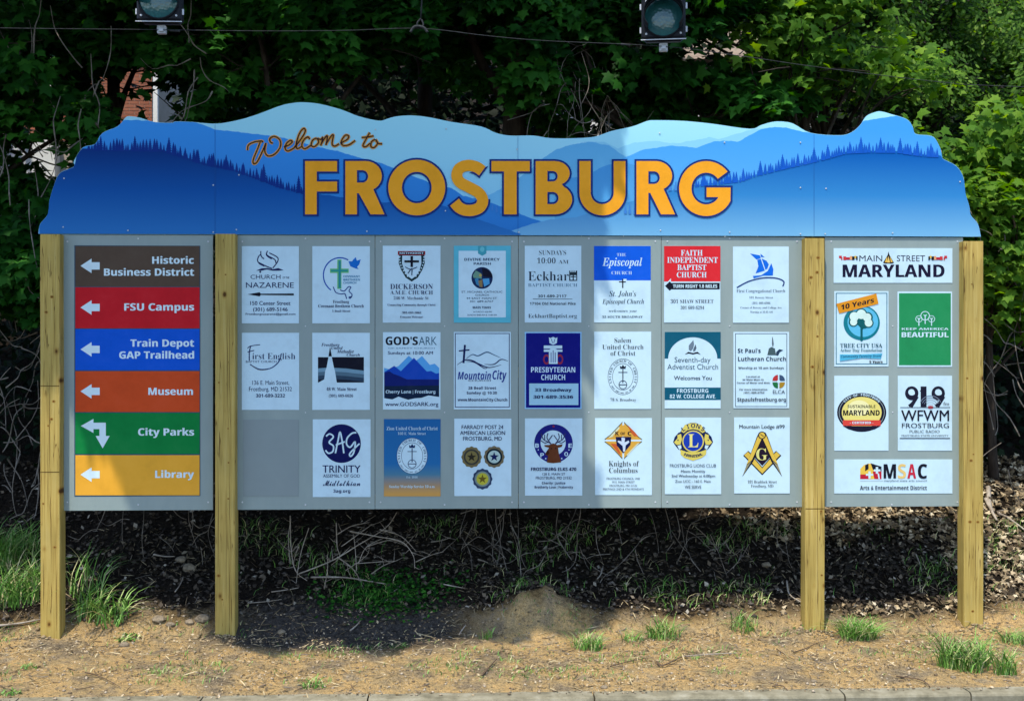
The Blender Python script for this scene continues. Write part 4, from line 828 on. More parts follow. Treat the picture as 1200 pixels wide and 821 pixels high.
# seams and screws of the top board
for px in (252, 607, 954):
    q = MB(); a, b = SL(px, interp(mono, px) + 1, TD - .0055), SL(px, yb(px) - .5, TD - .0055); q.box(a.x - .0012, a.x + .0012, TD - .0056, TD - .005, b.z, a.z, print_mat((40, 90, 160)), 0); q.build('seam', None, TOP)
for px, py in ((75, 209), (280, 205), (250, 217), (74, 266), (277, 269), (250, 272), (522, 247), (606, 175), (608, 272), (773, 156), (774, 270), (849, 167), (938, 167), (938, 220), (968, 221), (967, 274), (938, 274), (855, 272), (1125, 213), (1046, 273), (440, 152), (523, 151), (150, 270), (430, 271)):
    screw(px, py, TD - .005, .0065)
# ================================================================ TRAFFIC LIGHTS AND WIRES
BLACKP = mottled('black_housing', [(.3, (.005, .006, .008)), (.7, (.014, .015, .018))], 14, .5, .12, 0)
GLENS, ntl, bl = base_mat('unlit_green_lens', .18, .6)
vl = ntl.nodes.new('ShaderNodeTexVoronoi'); vl.inputs['Scale'].default_value = 60
tcl = ntl.nodes.new('ShaderNodeTexCoord'); ntl.links.new(tcl.outputs['Object'], vl.inputs['Vector'])
ntl.links.new(ramp(ntl, vl.outputs['Distance'], [(0, (.02, .12, .115)), (1, (.012, .085, .09))]), bl.inputs['Base Color']); bump(ntl, bl, vl.outputs['Distance'], .001)
RLENS = print_mat((90, 18, 16)); ALENS = print_mat((120, 78, 10))
def traffic_light(px, pybot, Y, rz, label, visor_a):
    b = PX(px, pybot, Y); root = tag(empty('traffic_light', b), label, 'traffic light', 'traffic lights hung over the street'); root.rotation_euler.z = rz; root.scale = (.95, .95, .95)
    S = .236
    bd = MB(); bd.box(-S / 2 + .006, S / 2 - .006, .03, .10, .0, 3 * S, BLACKP, .02); bd.build('housing', None, root)
    for i in range(3):
        z = S * i; dr = MB(); dr.box(-S / 2, S / 2, 0, .032, z + .004, z + S - .004, BLACKP, .012)
        d = dr.build('door', None, root)
        r = MB(); r.lathe((0, .001, z + S / 2), (0, -1, 0), [(0, .110), (.009, .110), (.010, .102), (.003, .101)], 32, BLACKP); r.build('lens_ring', None, root, True)
        ln = MB(); ln.lathe((0, -.003, z + S / 2), (0, -1, 0), [(0, .102), (.009, .082), (.014, .048), (.016, .001)], 28); ln.build('lens', (GLENS, ALENS, RLENS)[i], root, True)
        v = MB(); a0, a1 = math.radians(-visor_a), math.radians(visor_a)
        v.lathe((0, -.012, z + S / 2), (0, -1, -.06), [(0, .109), (.14, .106), (.14, .103), (0, .105)], 30, BLACKP, a0, a1); vo = v.build('visor', None, root, True)
        for sx in (-1, 1):
            h = MB(); h.tube([(sx * (S / 2 + .004), .02, z + .04), (sx * (S / 2 + .004), .02, z + .07)], .006, 6, STEEL); h.tube([(sx * (S / 2 + .004), .02, z + S - .07), (sx * (S / 2 + .004), .02, z + S - .04)], .006, 6, STEEL); h.build('hinge', None, root)
            sc_ = MB()
            for zz in (.03, S - .03): sc_.lathe((sx * .092, -.0005, z + zz), (0, -1, 0), [(0, .006), (.004, .0055), (.005, .001)], 8, STEEL)
            sc_.build('door_screw', None, root)
    t = MB(); t.box(-S / 2 - .003, S / 2 + .003, -.003, .004, -.003, .001, STEEL); t.build('bottom_trim', None, root)
    k = MB(); k.box(-.023, .023, .05, .08, -.05, -.006, STEEL, .003); k.box(-.013, .013, .04, .049, -.042, -.02, STEEL, .002); k.build('tether_bracket', None, root)
    k = MB(); k.tube([(0, .1, 3 * S), (0, .1, 3 * S + .25)], .024, 10, STEEL); k.box(-.05, .05, .06, .14, 3 * S + .25, 3 * S + .33, STEEL, .006); k.build('hanger', None, root)
    return root
traffic_light(186, 25, -4.1, .0, 'black traffic light with dusky green lens above the top board, left of two', 100)
traffic_light(777.5, 46, -4.1, -.16, 'black traffic light with deep visor above the top board, right of two', 128)
WIRE = mottled('galvanised_wire', [(.3, (.02, .021, .021)), (.7, (.055, .058, .058))], 40, .8, .05, 0)
def wire(pts, Y, r, label, name='span_wire', m=WIRE):
    q = MB(); q.tube(catmull([PX(x, y, Y) for x, y in pts], 6), r, 6, m); tag(q.build(name, None, None, True), label, 'cable'); return q
wire([(-500, 10), (-100, 30), (0, 33), (186, 35), (300, 36.5), (400, 36), (492, 33.5), (570, 42), (640, 48), (777, 54.5), (870, 66), (960, 79), (1100, 96), (1200, 102), (1700, 120)], -4.06, .0018, 'thin grey tether wire under both traffic lights crossing the whole view')
wire([(-500, -78), (186, -105), (400, -98), (777, -92), (1200, -70), (1700, -20)], -4.06, .005, 'heavier span wire the traffic lights hang from', 'messenger_wire')
q = MB(); q.tube([PX(497, -97, -4.06), PX(496, -30, -4.06), PX(493, 24, -4.06)], .0042, 6, WIRE)
q.tube(catmull([PX(493, 22, -4.06), PX(489, 27, -4.067), PX(490, 32, -4.06), PX(496, 30, -4.06), PX(494, 23, -4.06)], 5), .0042, 6, WIRE)
q.tube(catmull([PX(481, 38, -4.067), PX(485, 32, -4.067), PX(491, 31, -4.067), PX(497, 33, -4.067), PX(501, 38, -4.067)], 5), .0075, 6, WIRE)
tag(q.build('drop_wire', None, None, True), 'short pale drop wire with a clamp hanging between the traffic lights', 'cable')
for x, y in ((205, 36), (733, 52)):
    q = MB(); a = PX(x, y, -4.06); q.tube([a - Vector((.025, 0, 0)), a + Vector((.025, 0, -.003))], .005, 8, WIRE); tag(q.build('wire_clamp', None), 'steel clamp on the tether wire beside the %s traffic light' % ('dusky left' if x < 400 else 'right hand, deep visored'), 'clamp')
# poles beyond the frame that carry the wires
for x0, lb in ((-11.2, 'wooden utility pole at the left end of the span wire'), (11.6, 'wooden utility pole at the right end of the span wire')):
    q = MB(); q.tube([(x0, -4.06, -.14), (x0, -4.06, 3), (x0, -4.06, 9.5)], [.16, .145, .12], 14, BARK); tag(q.build('utility_pole', None, None, True), lb, 'pole')

# ================================================================ FOLIAGE
MAPLE = np.array([(0, 0), (.16, .10), (.46, .02), (.36, .22), (.56, .50), (.27, .50), (.20, .62), (0, 1.0), (-.20, .62), (-.27, .50), (-.56, .50), (-.36, .22), (-.46, .02), (-.16, .10), (0, .32)], float)
MAPLE_T = np.array([(14, i, i + 1) for i in range(13)] + [(14, 13, 0)])
OVAL = np.array([(0, 0), (.26, .35), (.20, .72), (0, 1.0), (-.20, .72), (-.26, .35)], float)
OVAL_T = np.array([(0, 1, 2), (0, 2, 3), (0, 3, 4), (0, 4, 5)])
KITE = np.array([(0, 0), (.34, .45), (0, 1.0), (-.34, .45)], float); KITE_T = np.array([(0, 1, 2), (0, 2, 3)])
def leaves(name, P, N, A, size, m, parent, tmpl='maple', rnd=None, fold=.25):
    "P positions, N normals, A leaf axis directions (n,3), size (n,)"
    T, TT = {'maple': (MAPLE, MAPLE_T), 'oval': (OVAL, OVAL_T), 'kite': (KITE, KITE_T)}[tmpl]
    N = N / np.linalg.norm(N, axis=1, keepdims=True); A = A - N * (A * N).sum(1, keepdims=True); A /= np.maximum(1e-6, np.linalg.norm(A, axis=1, keepdims=True)); B = np.cross(A, N)
    n, k = len(P), len(T)
    z = -fold * np.abs(T[:, 0]) - .18 * T[:, 1] ** 2
    V = P[:, None, :] + size[:, None, None] * (T[None, :, 0:1] * B[:, None, :] + T[None, :, 1:2] * A[:, None, :] + z[None, :, None] * N[:, None, :])
    Fc = (TT[None] + (np.arange(n) * k)[:, None, None]).reshape(-1, 3)
    if rnd is None: rnd = RNG.random(n)
    return np_mesh(name, V.reshape(-1, 3), Fc, m, parent, np.repeat(rnd, k))
def topx_np(P):
    v = P - np.array(CAM); f = v[:, 0] * -_s + v[:, 1] * _c; r = v[:, 0] * _c + v[:, 1] * _s
    return CX + F * r / f, CY - F * v[:, 2] / f
# openings in the foliage through which the houses behind show: px, py, rx, ry, share kept
GAPS = [(156, 116, 33, 42, .07), (130, 95, 14, 14, .25), (182, 112, 10, 34, .06), (36, 186, 28, 18, .22), (60, 60, 14, 8, .3), (30, 150, 20, 10, .5), (700, 142, 34, 12, .45), (672, 130, 20, 16, .5), (838, 62, 42, 25, .16), (600, 18, 26, 6, .5), (232, 100, 10, 10, .6), (300, 92, 8, 8, .6)]
def keep(P):
    x, y = topx_np(P); k = np.ones(len(P))
    for gx, gy, rx, ry, s in GAPS:
        d = ((x - gx) / rx) ** 2 + ((y - gy) / ry) ** 2; k = np.where(d < 1, np.minimum(k, s), k)
    return RNG.random(len(P)) < k
def limb(a, b, sag, n=6, wob=.15):
    a, b = Vector(a), Vector(b); out = []; L = (b - a).length
    o = Vector((random.uniform(-1, 1), random.uniform(-1, 1), random.uniform(-1, 1))) * wob * L * .5
    for i in range(n + 1):
        t = i / n; out.append(a.lerp(b, t) + o * math.sin(t * math.pi) + Vector((0, 0, sag * math.sin(t * math.pi))))
    return out
def tree(name, label, cat, px, Y, h, clusters, spread, nleaf, size, m, tmpl, group, tr=.12, limbs=14, lean=0, disc=(.40, .09), bias=.5):
    "clusters = (n, centre (x offset, y offset, z above base), radii)"
    x0 = PX(px, 300, Y).x; bz = gz(x0, Y) - .1; root = tag(empty(name, (x0, Y, bz)), label, cat, group)
    trunk = MB(); tp = limb((0, 0, 0), (lean, random.uniform(-.2, .2), h * .8), 0, 9, .05)
    trunk.tube(tp, [tr * (1.25 if i == 0 else 1 - .07 * i) for i in range(10)], 9, BARK)
    Cs = []
    for n, c, r in clusters:
        for _ in range(n):
            v = Vector(RNG.normal(size=3)).normalized() * (RNG.random() ** bias); Cs.append(Vector((c[0] + v.x * r[0], c[1] + v.y * r[1], c[2] + v.z * r[2])))
    for i in range(limbs):
        c = Cs[int(RNG.integers(len(Cs)))]; j = min(9, max(2, int(9 * min(.95, max(.2, (c.z - .8) / (h * .8)))))); s = tp[j]
        L = limb(s, c, .15, 6, .25); trunk.tube(L, [tr * .42 * (1 - .13 * k) for k in range(7)], 5, BARK, False)
        for _ in range(3):
            e = L[random.randint(2, 5)]; trunk.tube(limb(e, e + Vector((random.uniform(-.7, .7), random.uniform(-.7, .3), random.uniform(-.3, .6))), 0, 3, .3), [.014, .011, .008, .004], 4, BARK, False)
    trunk.build('trunk', None, root, True)
    C = np.array([tuple(c) for c in Cs]); per = nleaf // len(Cs)
    idx = np.repeat(np.arange(len(Cs)), per); n = len(idx)
    a = RNG.random(n) * 2 * math.pi; r = disc[0] * np.sqrt(RNG.random(n)) * spread
    P = C[idx] + np.stack([r * np.cos(a), r * np.sin(a), RNG.normal(size=n) * disc[1] * spread - .35 * r * r], 1)
    tilt = RNG.normal(size=(len(Cs), 3)) * .35; P[:, 2] += (tilt[idx, 0] * np.cos(a) + tilt[idx, 1] * np.sin(a)) * r
    W = P + np.array([x0, Y, bz]); k = keep(W); P = P[k]; idx = idx[k]; n = len(P); a = a[k]
    N = np.stack([RNG.normal(size=n) * .45, -.55 + RNG.normal(size=n) * .45, .75 + RNG.normal(size=n) * .3], 1) + tilt[idx] * .5
    A = np.stack([np.cos(a), np.sin(a) - .3, -.45 + RNG.normal(size=n) * .3], 1)
    sz = size * (.65 + .6 * RNG.random(n)); rnd = np.clip(RNG.random(n) * .55 + .45 * RNG.random(len(Cs))[idx], 0, 1)
    leaves('crown', P, N, A, sz, m, root, tmpl, rnd)
    return root
LM_DARK = leaf_mat('maple_leaf', [(0, (.002, .018, .003)), (.5, (.014, .080, .008)), (1, (.045, .175, .018))], .28)
LM_BRT = leaf_mat('young_maple_leaf', [(0, (.02, .07, .006)), (.5, (.07, .17, .014)), (1, (.20, .33, .03))], .42)
LM_SMALL = leaf_mat('small_shrub_leaf', [(0, (.008, .025, .004)), (.5, (.035, .095, .010)), (.85, (.11, .22, .025)), (1, (.26, .34, .08))], .4)
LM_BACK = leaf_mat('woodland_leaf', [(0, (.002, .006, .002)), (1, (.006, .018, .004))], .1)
GT = 'maples on the bank behind the sign'
def T(*a, **k): return tree(*a, **k)
T('maple_tree', 'dark maple at the left edge of the view, behind the first post', 'tree', -40, 2.6, 8, [(38, (.2, -.1, 4.2), (1.5, 1.0, 1.9)), (14, (.75, -.5, 2.2), (.6, .4, 1.0))], 1, 9500, .135, LM_DARK, 'maple', GT, .10)
T('maple_tree', 'dark maple in front of the red brick house', 'tree', 120, 4.2, 9, [(46, (0, -.3, 4.6), (2.0, 1.2, 1.9))], 1, 10500, .15, LM_DARK, 'maple', GT, .11)
T('maple_tree', 'dark maple between the brick house and the centre of the sign', 'tree', 330, 3.2, 9, [(48, (0, -.2, 4.9), (2.0, 1.1, 1.7))], 1, 11500, .14, LM_DARK, 'maple', GT, .12)
T('maple_tree', 'thick trunked dark maple above the centre of the sign', 'tree', 588, 4.6, 10, [(48, (.2, -.3, 5.0), (2.2, 1.2, 1.9))], 1, 11000, .15, LM_DARK, 'maple', GT, .22)
T('maple_tree', 'slim dark maple just behind the hanging drop wire', 'tree', 488, 5.6, 10, [(32, (-.4, -.2, 5.2), (1.8, 1.2, 1.9))], 1, 6500, .15, LM_DARK, 'maple', GT, .14)
T('maple_tree', 'broad maple behind the right traffic light', 'tree', 770, 3.4, 9, [(52, (-.1, -.2, 4.8), (1.8, 1.1, 1.7))], 1, 11500, .145, LM_DARK, 'maple', GT, .12)
T('maple_tree', 'bright young maple beside the last post at the right', 'tree', 1165, 2.2, 4.4, [(26, (-.7, -.3, 3.3), (1.0, .6, .5)), (34, (.35, -.3, 2.9), (.8, .6, 1.3))], 1, 5200, .125, LM_BRT, 'maple', GT, .05)
T('maple_tree', 'sunlit maple showing pale tufts over the right hill of the top board', 'tree', 935, 3.0, 7, [(14, (0, -.4, 5.0), (1.1, .5, .6)), (8, (.1, -.4, 4.3), (1.2, .4, .3))], 1, 1900, .13, LM_BRT, 'maple', GT, .07)
GS = 'small leaved trees at the right'
T('hawthorn_tree', 'small leaved hawthorn behind the right end of the top board', 'tree', 960, 4.4, 8, [(42, (0, -.1, 4.6), (1.8, 1.1, 2.1))], 1.0, 17000, .078, LM_SMALL, 'oval', GS, .09, 24, disc=(.30, .15))
T('hawthorn_tree', 'taller small leaved hawthorn in the upper right corner', 'tree', 1090, 5.0, 9, [(52, (.3, -.1, 4.6), (2.2, 1.2, 2.4))], 1.0, 21000, .078, LM_SMALL, 'oval', GS, .10, 26, disc=(.30, .15))
T('hawthorn_tree', 'small leaved hawthorn at the right edge of the view', 'tree', 1215, 3.4, 7, [(34, (0, 0, 3.4), (1.3, 1.0, 2.2))], 1.0, 13500, .074, LM_SMALL, 'oval', GS, .08, 18, disc=(.30, .15))
# woodland mass that closes the view
def woodland():
    n = 150000; X = RNG.uniform(-17, 17, n); Y = RNG.uniform(8.0, 13.5, n); Z = 3.0 + RNG.random(n) * 9.5
    P = np.stack([X, Y, Z], 1); P = P[(np.sin(X * 1.7 + Z * .6) + np.sin(Z * 2.1 - X * .5 + Y)) > -1.55]
    px, py = topx_np(P); h = (px < 215) & (py < 235) & (px > -80); P = P[~h | (RNG.random(len(P)) < .02)]; P = P[keep(P)]
    n = len(P); N = RNG.normal(size=(n, 3)) * .5 + np.array([0, -.6, .6]); A = RNG.normal(size=(n, 3)) + np.array([0, 0, -.5])
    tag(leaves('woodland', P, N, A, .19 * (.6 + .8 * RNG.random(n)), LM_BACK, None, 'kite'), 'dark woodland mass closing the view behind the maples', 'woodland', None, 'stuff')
woodland()
# undergrowth thicket on the bank: dark low leaves behind and beside the sign
def thicket():
    n = 26000; X = RNG.uniform(-8, 8, n); Y = RNG.uniform(2.4, 6.5, n); Z = np.array([gz(a, b) for a, b in zip(X, Y)]) + RNG.random(n) ** 1.4 * 2.2
    P = np.stack([X, Y, Z], 1); px, py = topx_np(P); k = (px < 70) | (px > 1120) | (py < 330) | (RNG.random(n) < .35); P = P[k]; n = len(P)
    N = RNG.normal(size=(n, 3)) * .5 + np.array([0, -.5, .7]); A = RNG.normal(size=(n, 3)) + np.array([0, 0, -.4])
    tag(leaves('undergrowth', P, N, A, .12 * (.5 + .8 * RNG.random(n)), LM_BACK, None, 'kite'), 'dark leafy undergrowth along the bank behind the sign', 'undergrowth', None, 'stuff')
thicket()
# ---- unseen maple above the frame, its crown shaped to shade the sign's left
def shade_maple():
    L = np.array(SUNV); e1 = np.cross(L, [0, 0, 1]); e1 /= np.linalg.norm(e1); e2 = np.cross(e1, L)
    sign = lambda pts: [tuple(PX(x, y, PD)) for x, y in pts]; grd = lambda pts: [tuple(ON(x, y)) for x, y in pts]
    poly = sign([(-420, 400), (-60, 446), (55, 452), (98, 476), (128, 530), (172, 597)]) + grd([(215, 700), (275, 748), (318, 766), (352, 744), (400, 738), (428, 758), (455, 768), (482, 742), (540, 738), (600, 746), (640, 738), (690, 740), (704, 716)]) + sign([(700, 597), (676, 540), (664, 480), (680, 380), (692, 272), (712, 180), (722, 120), (750, 0), (760, -260), (720, -900), (620, -1900), (-700, -1900), (-640, -200)])
    Q = np.array([(np.dot(p, e1), np.dot(p, e2)) for p in poly])
    n = 60000; lo, hi = Q.min(0), Q.max(0); S = lo + (hi - lo) * RNG.random((n, 2))
    ins = np.zeros(n, bool); j = len(Q) - 1
    for i in range(len(Q)):
        c = ((Q[i, 1] > S[:, 1]) != (Q[j, 1] > S[:, 1])) & (S[:, 0] < (Q[j, 0] - Q[i, 0]) * (S[:, 1] - Q[i, 1]) / (Q[j, 1] - Q[i, 1] + 1e-12) + Q[i, 0]); ins ^= c; j = i
    S = S[ins]; n = len(S)
    P0 = S[:, :1] * e1 + S[:, 1:] * e2; P0 = P0 + L * ((PD - P0[:, 1]) / L[1])[:, None]; S = S[(P0[:, 2] < 4.9) | (RNG.random(n) < .42)]; n = len(S)
    for hx, hy, hY, hr in [(262, 45, 2.1, .16), (410, 22, 2.2, .22), (428, 60, 2.2, .12), (525, 40, 3.4, .16), (60, 30, 1.8, .14), (100, 60, 3, .12), (345, 60, 2.2, .12), (600, 30, 3.4, .2), (640, 70, 3.4, .15), (700, 40, 2.4, .25), (20, 300, 1.6, .12), (5, 240, 1.6, .10), (470, 100, 3.5, .1), (565, 95, 3.4, .12)]:
        hp = np.array(PX(hx, hy, hY)); S = S[((S[:, 0] - hp @ e1) ** 2 + (S[:, 1] - hp @ e2) ** 2) > (hr + .08) ** 2]  # gaps cut in the crown to let sun flecks through
    n = len(S)
    t = 6.2 + 2.2 * RNG.random(n) ; d0 = np.dot(np.array((0, 0, 1.5)), L)
    P = S[:, :1] * e1 + S[:, 1:] * e2 + L * (d0 - t)[:, None]
    x, y = topx_np(P); ok = ~((x > -40) & (x < 1240) & (y > -25) & (y < 860)); P = P[ok]; n = len(P)
    B0 = Vector((-9.5, -5.0, -.13)); root = tag(empty('maple_tree', B0), 'unseen maple above the view, crown shaped to shade the left of the sign', 'tree')
    Pl = P - np.array(B0)
    N = -L[None] + RNG.normal(size=(n, 3)) * .38; A = RNG.normal(size=(n, 3))
    leaves('crown', Pl, N, A, .21 * (.7 + .5 * RNG.random(n)), LM_DARK, root, 'maple')
    tk = MB(); tp = limb((0, 0, 0), (.9, .5, 13.5), 0, 12, .02); tk.tube(tp, [.34 - .015 * i for i in range(13)], 12, BARK)
    def inside(p):
        x, y = np.dot(p, e1), np.dot(p, e2); c = False; j = len(Q) - 1
        for i in range(len(Q)):
            if (Q[i, 1] > y) != (Q[j, 1] > y) and x < (Q[j, 0] - Q[i, 0]) * (y - Q[i, 1]) / (Q[j, 1] - Q[i, 1] + 1e-12) + Q[i, 0]: c = not c
            j = i
        return c
    made = 0
    for _ in range(400):
        if made >= 24: break
        c = Vector(Pl[int(RNG.integers(n))]); Lb = limb(tp[random.randint(9, 12)], c, .5, 9, .06); ok = True
        for q in Lb:
            w_ = np.array(q + B0); s_ = w_ + L * ((.1 - w_[1]) / L[1])
            if s_[0] > -5.2 and not inside(w_): ok = False
            tx_, ty_ = TOPX(w_)
            if -30 < tx_ < 1230 and ty_ > -20: ok = False
        if ok: tk.tube(Lb, [.13 - .012 * k for k in range(10)], 6, BARK, False); made += 1
    tk.build('trunk', None, root, True)
shade_maple()

# ================================================================ HOUSES BEHIND THE TREES
BRICK = mottled('red_brick', [(.3, (.24, .085, .05)), (.7, (.36, .15, .09))], 3.0, .9, .1, .004); MORT = print_mat((190, 175, 160)); PAINT = mottled('white_painted_siding', [(.3, (.62, .64, .60)), (.7, (.78, .79, .75))], 3, .6, .2, 0)
GLS, _n, _b = base_mat('window_glass', .08, .8); _b.inputs['Base Color'].default_value = (.03, .04, .05, 1)
ROOF = mottled('grey_shingle', [(.3, (.05, .05, .055)), (.7, (.11, .105, .1))], 20, .9, .1, .01)
def brick_house():
    Y = 15.0; x0, x1 = PX(-120, 100, Y).x, PX(178, 100, Y).x; g = gz((x0 + x1) / 2, Y + 3) - .2; zt = PX(100, 20, Y).z
    root = tag(empty('brick_house', ((x0 + x1) / 2, Y, g)), 'red brick house glimpsed through the leaves at the upper left', 'house'); cx = (x0 + x1) / 2
    w = MB(); w.box(x0 - cx, x1 - cx, 0.012, 7, 0, zt - g, MORT); w.build('wall', None, root)
    bw, bh = .215, .072; V = []; q = MB(); z = PX(100, 165, Y).z - g; row = 0
    while z < zt - g - .1:
        x = x0 - cx - (row % 2) * bw / 2
        while x < x1 - cx - .02:
            a, b = max(x + .006, x0 - cx), min(x + bw - .006, x1 - cx + .001); dy = .003 * random.random()
            q.add([(a, dy, z), (b, dy, z), (b, dy, z + bh - .012), (a, dy, z + bh - .012), (a, .02, z), (b, .02, z), (b, .02, z + bh - .012), (a, .02, z + bh - .012)], [(0, 1, 2, 3), (0, 4, 5, 1), (3, 2, 6, 7), (4, 0, 3, 7), (1, 5, 6, 2)], BRICK); x += bw
        z += bh; row += 1
    o = q.build('brickwork', None, root); o['kind'] = 'stuff'
    w = MB(); px_ = PX(182, 100, Y - .12).x - cx; w.box(px_ - .05, px_ + .05, -.12, -.03, 0, zt - g - .1, PAINT, .008); w.build('downspout', None, root)
    w = MB(); zz = PX(36, 160, Y).z - g; w.box(x0 - cx - .02, PX(70, 180, Y).x - cx, -.30, .008, 0, zz, PAINT); w.build('painted_porch_wall', None, root)
    r = MB(); t = zt - g; X0, X1 = x0 - cx - .3, x1 - cx + .3; r.add([(X0, -.4, t), (X1, -.4, t), (X1, 3.5, t + 2.4), (X0, 3.5, t + 2.4), (X1, 7.4, t), (X0, 7.4, t), (X0, -.4, t - .12), (X1, -.4, t - .12), (X1, 7.4, t - .12), (X0, 7.4, t - .12)], [(0, 1, 2, 3), (3, 2, 4, 5), (0, 6, 7, 1), (1, 7, 8, 4, 2), (0, 3, 5, 9, 6), (6, 9, 8, 7), (4, 8, 9, 5)], ROOF); r.build('roof', None, root)
    f = MB(); wx = PX(60, 100, Y).x - cx; wz = PX(60, 115, Y).z - g; f.box(wx - .5, wx + .5, -.03, .0105, wz - .1, wz + 1.3, PAINT, .01); fo = f.build('window', None, root)
    for a in (-1, 1):
        p = MB(); p.box(wx - .44 if a < 0 else wx + .03, wx - .03 if a < 0 else wx + .44, -.036, -.031, wz - .03, wz + 1.23, GLS); p.build('pane', None, fo)
brick_house()
def pale_house(px0, px1, pt, pb, Y, label, m, ROOF=ROOF):
    x0, x1 = PX(px0, pt, Y).x, PX(px1, pt, Y).x; cx = (x0 + x1) / 2; g = gz(cx, Y + 2) - .3; zt = PX(px0, pt, Y).z; root = tag(empty('house', (cx, Y, g)), label, 'house')
    w = MB(); w.box(x0 - cx, x1 - cx, 0, 6, 0, zt - g, m); w.build('wall', None, root)
    for k in range(int((zt - g) / .18)):
        s = MB(); s.box(x0 - cx - .005, x1 - cx + .005, -.018, -.001, k * .18 + .004, k * .18 + .172, m); s.build('siding_board', None, root)
    r = MB(); t = zt - g + .002; X0, X1 = x0 - cx - .3, x1 - cx + .3; r.add([(X0, -.4, t), (X1, -.4, t), (X1, 3, t + 1.6), (X0, 3, t + 1.6), (X1, 6.4, t), (X0, 6.4, t)], [(0, 1, 2, 3), (3, 2, 4, 5), (1, 4, 2), (0, 3, 5), (0, 5, 4, 1)], ROOF); r.build('roof', None, root)
    f = MB(); wx = 0; wz = (zt - g) * .8; f.box(-.45, .45, -.05, -.019, wz - 1.1, wz, PAINT, .01); fo = f.build('window', None, root); p = MB(); p.box(-.38, .38, -.056, -.051, wz - 1.03, wz - .07, GLS); p.build('pane', None, fo)
ROOF2 = mottled('tan_shingle', [(.3, (.12, .09, .06)), (.7, (.27, .21, .15))], 5, .9, .1, .02)
pale_house(640, 800, 95, 200, 18, 'pale boarded house glimpsed through leaves above the letters at the centre right', PAINT)
pale_house(815, 960, 74, 200, 17.5, 'house with a tan shingle roof glimpsed right of the deep visored traffic light', PAINT, ROOF2)
# ================================================================ GROUND DETAIL
def scatter(n, fx, fy, dens=None):
    P = []
    while len(P) < n:
        x, y = fx(), fy()
        if dens is None or random.random() < dens(x, y): P.append((x, y, gz(x, y) if y > -1.493 else .003))
    return np.array(P)
def flakes(name, P, size, m, label, cat, tmpl='kite', lift=.012, flat=.35):
    n = len(P); P = P + np.array([0, 0, lift]) * (RNG.random((n, 1)) + .3); N = RNG.normal(size=(n, 3)) * flat + np.array([0, -.25, 1.0]); A = RNG.normal(size=(n, 3))
    o = leaves(name, P, N, A, size, m, None, tmpl); tag(o, label, cat, None, 'stuff'); return o
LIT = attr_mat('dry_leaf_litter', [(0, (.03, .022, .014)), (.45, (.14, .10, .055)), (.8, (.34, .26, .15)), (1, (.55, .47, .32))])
LITTER_SHADE = attr_mat('shade_toned_old_leaves', [(0, (.012, .010, .007)), (.7, (.05, .038, .026)), (.94, (.14, .11, .075)), (1, (.36, .32, .25))])
U = random.uniform
P = scatter(21000, lambda: U(-5.6, 5.9), lambda: U(.25, 2.6), lambda x, y: 1 if x > 2.6 else .35); k = (P[:, 0] > 2.2) & ((P[:, 1] > 1.3 + .15 * np.sin(P[:, 0] * 9)) | (P[:, 1] < .38) | (P[:, 0] > 4.15))  # litter in the sign's shadow band takes a dark tone, painting its shade
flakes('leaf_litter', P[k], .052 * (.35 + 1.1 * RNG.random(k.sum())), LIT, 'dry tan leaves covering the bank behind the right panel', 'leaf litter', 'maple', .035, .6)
flakes('shade_toned_leaf_mould', P[~k], .055 * (.4 + .8 * RNG.random((~k).sum())), LITTER_SHADE, 'old leaves and debris under the sign, coloured darker for its shade', 'leaf litter', 'kite', .03, .6)
P = scatter(9000, lambda: U(-5.2, 5.4), lambda: U(-1.56, .35), lambda x, y: .25 + .75 * (hsh(x * 1.3, y * 2.5, 7) > .05))
flakes('dirt_debris', P, .024 * (.4 + 1.0 * RNG.random(len(P))), attr_mat('chips', [(0, (.08, .06, .03)), (.45, (.16, .115, .065)), (.8, (.34, .25, .14)), (1, (.48, .39, .25))]), 'bark chips and dry leaf scraps on the bare dirt before the sign', 'debris', 'kite', .006, .45)
straw = np.array([(0, 0), (.03, .3), (.035, .7), (0, 1.0), (-.035, .7), (-.03, .3)], float)
OV_ = OVAL; OVAL = straw
P = scatter(5200, lambda: U(-5.2, 5.5), lambda: U(-1.50, 1.6), lambda x, y: .2 + .8 * (hsh(x * 1.1, y * 2.0, 21) > .0))
flakes('dry_straw', P, .095 * (.4 + 1.0 * RNG.random(len(P))), attr_mat('straw', [(0, (.10, .07, .04)), (.6, (.26, .20, .11)), (1, (.50, .41, .24))]), 'dry grass stalks and needles lying on the dirt and the bank', 'straw', 'oval', .014, .22)
OVAL = OV_
# pebbles and clods
def pebbles(n, fx, fy, smin, smax, m, label):
    ico = np.array([(0, 0, 1), (.9, 0, .2), (.28, .85, .25), (-.72, .5, .15), (-.75, -.5, .25), (.25, -.85, .2), (0, 0, -.6)]); ft = np.array([(0, 1, 2), (0, 2, 3), (0, 3, 4), (0, 4, 5), (0, 5, 1), (6, 2, 1), (6, 3, 2), (6, 4, 3), (6, 5, 4), (6, 1, 5)])
    P = scatter(n, fx, fy); s = smin + (smax - smin) * RNG.random(n) ** 3; V = ico[None] * (1 + .35 * RNG.normal(size=(n, 7, 1)).clip(-1, 1)) * s[:, None, None] * np.array([1, 1, .7]); a = RNG.random(n) * 6.28
    c, q = np.cos(a)[:, None], np.sin(a)[:, None]; V = np.stack([V[..., 0] * c - V[..., 1] * q, V[..., 0] * q + V[..., 1] * c, V[..., 2]], -1) + P[:, None] + np.array([0, 0, .1]) * s[:, None, None]
    tag(np_mesh('pebbles', V.reshape(-1, 3), (ft[None] + (np.arange(n) * 7)[:, None, None]).reshape(-1, 3), m, None, np.repeat(RNG.random(n), 7)), label, 'pebbles', None, 'stuff')
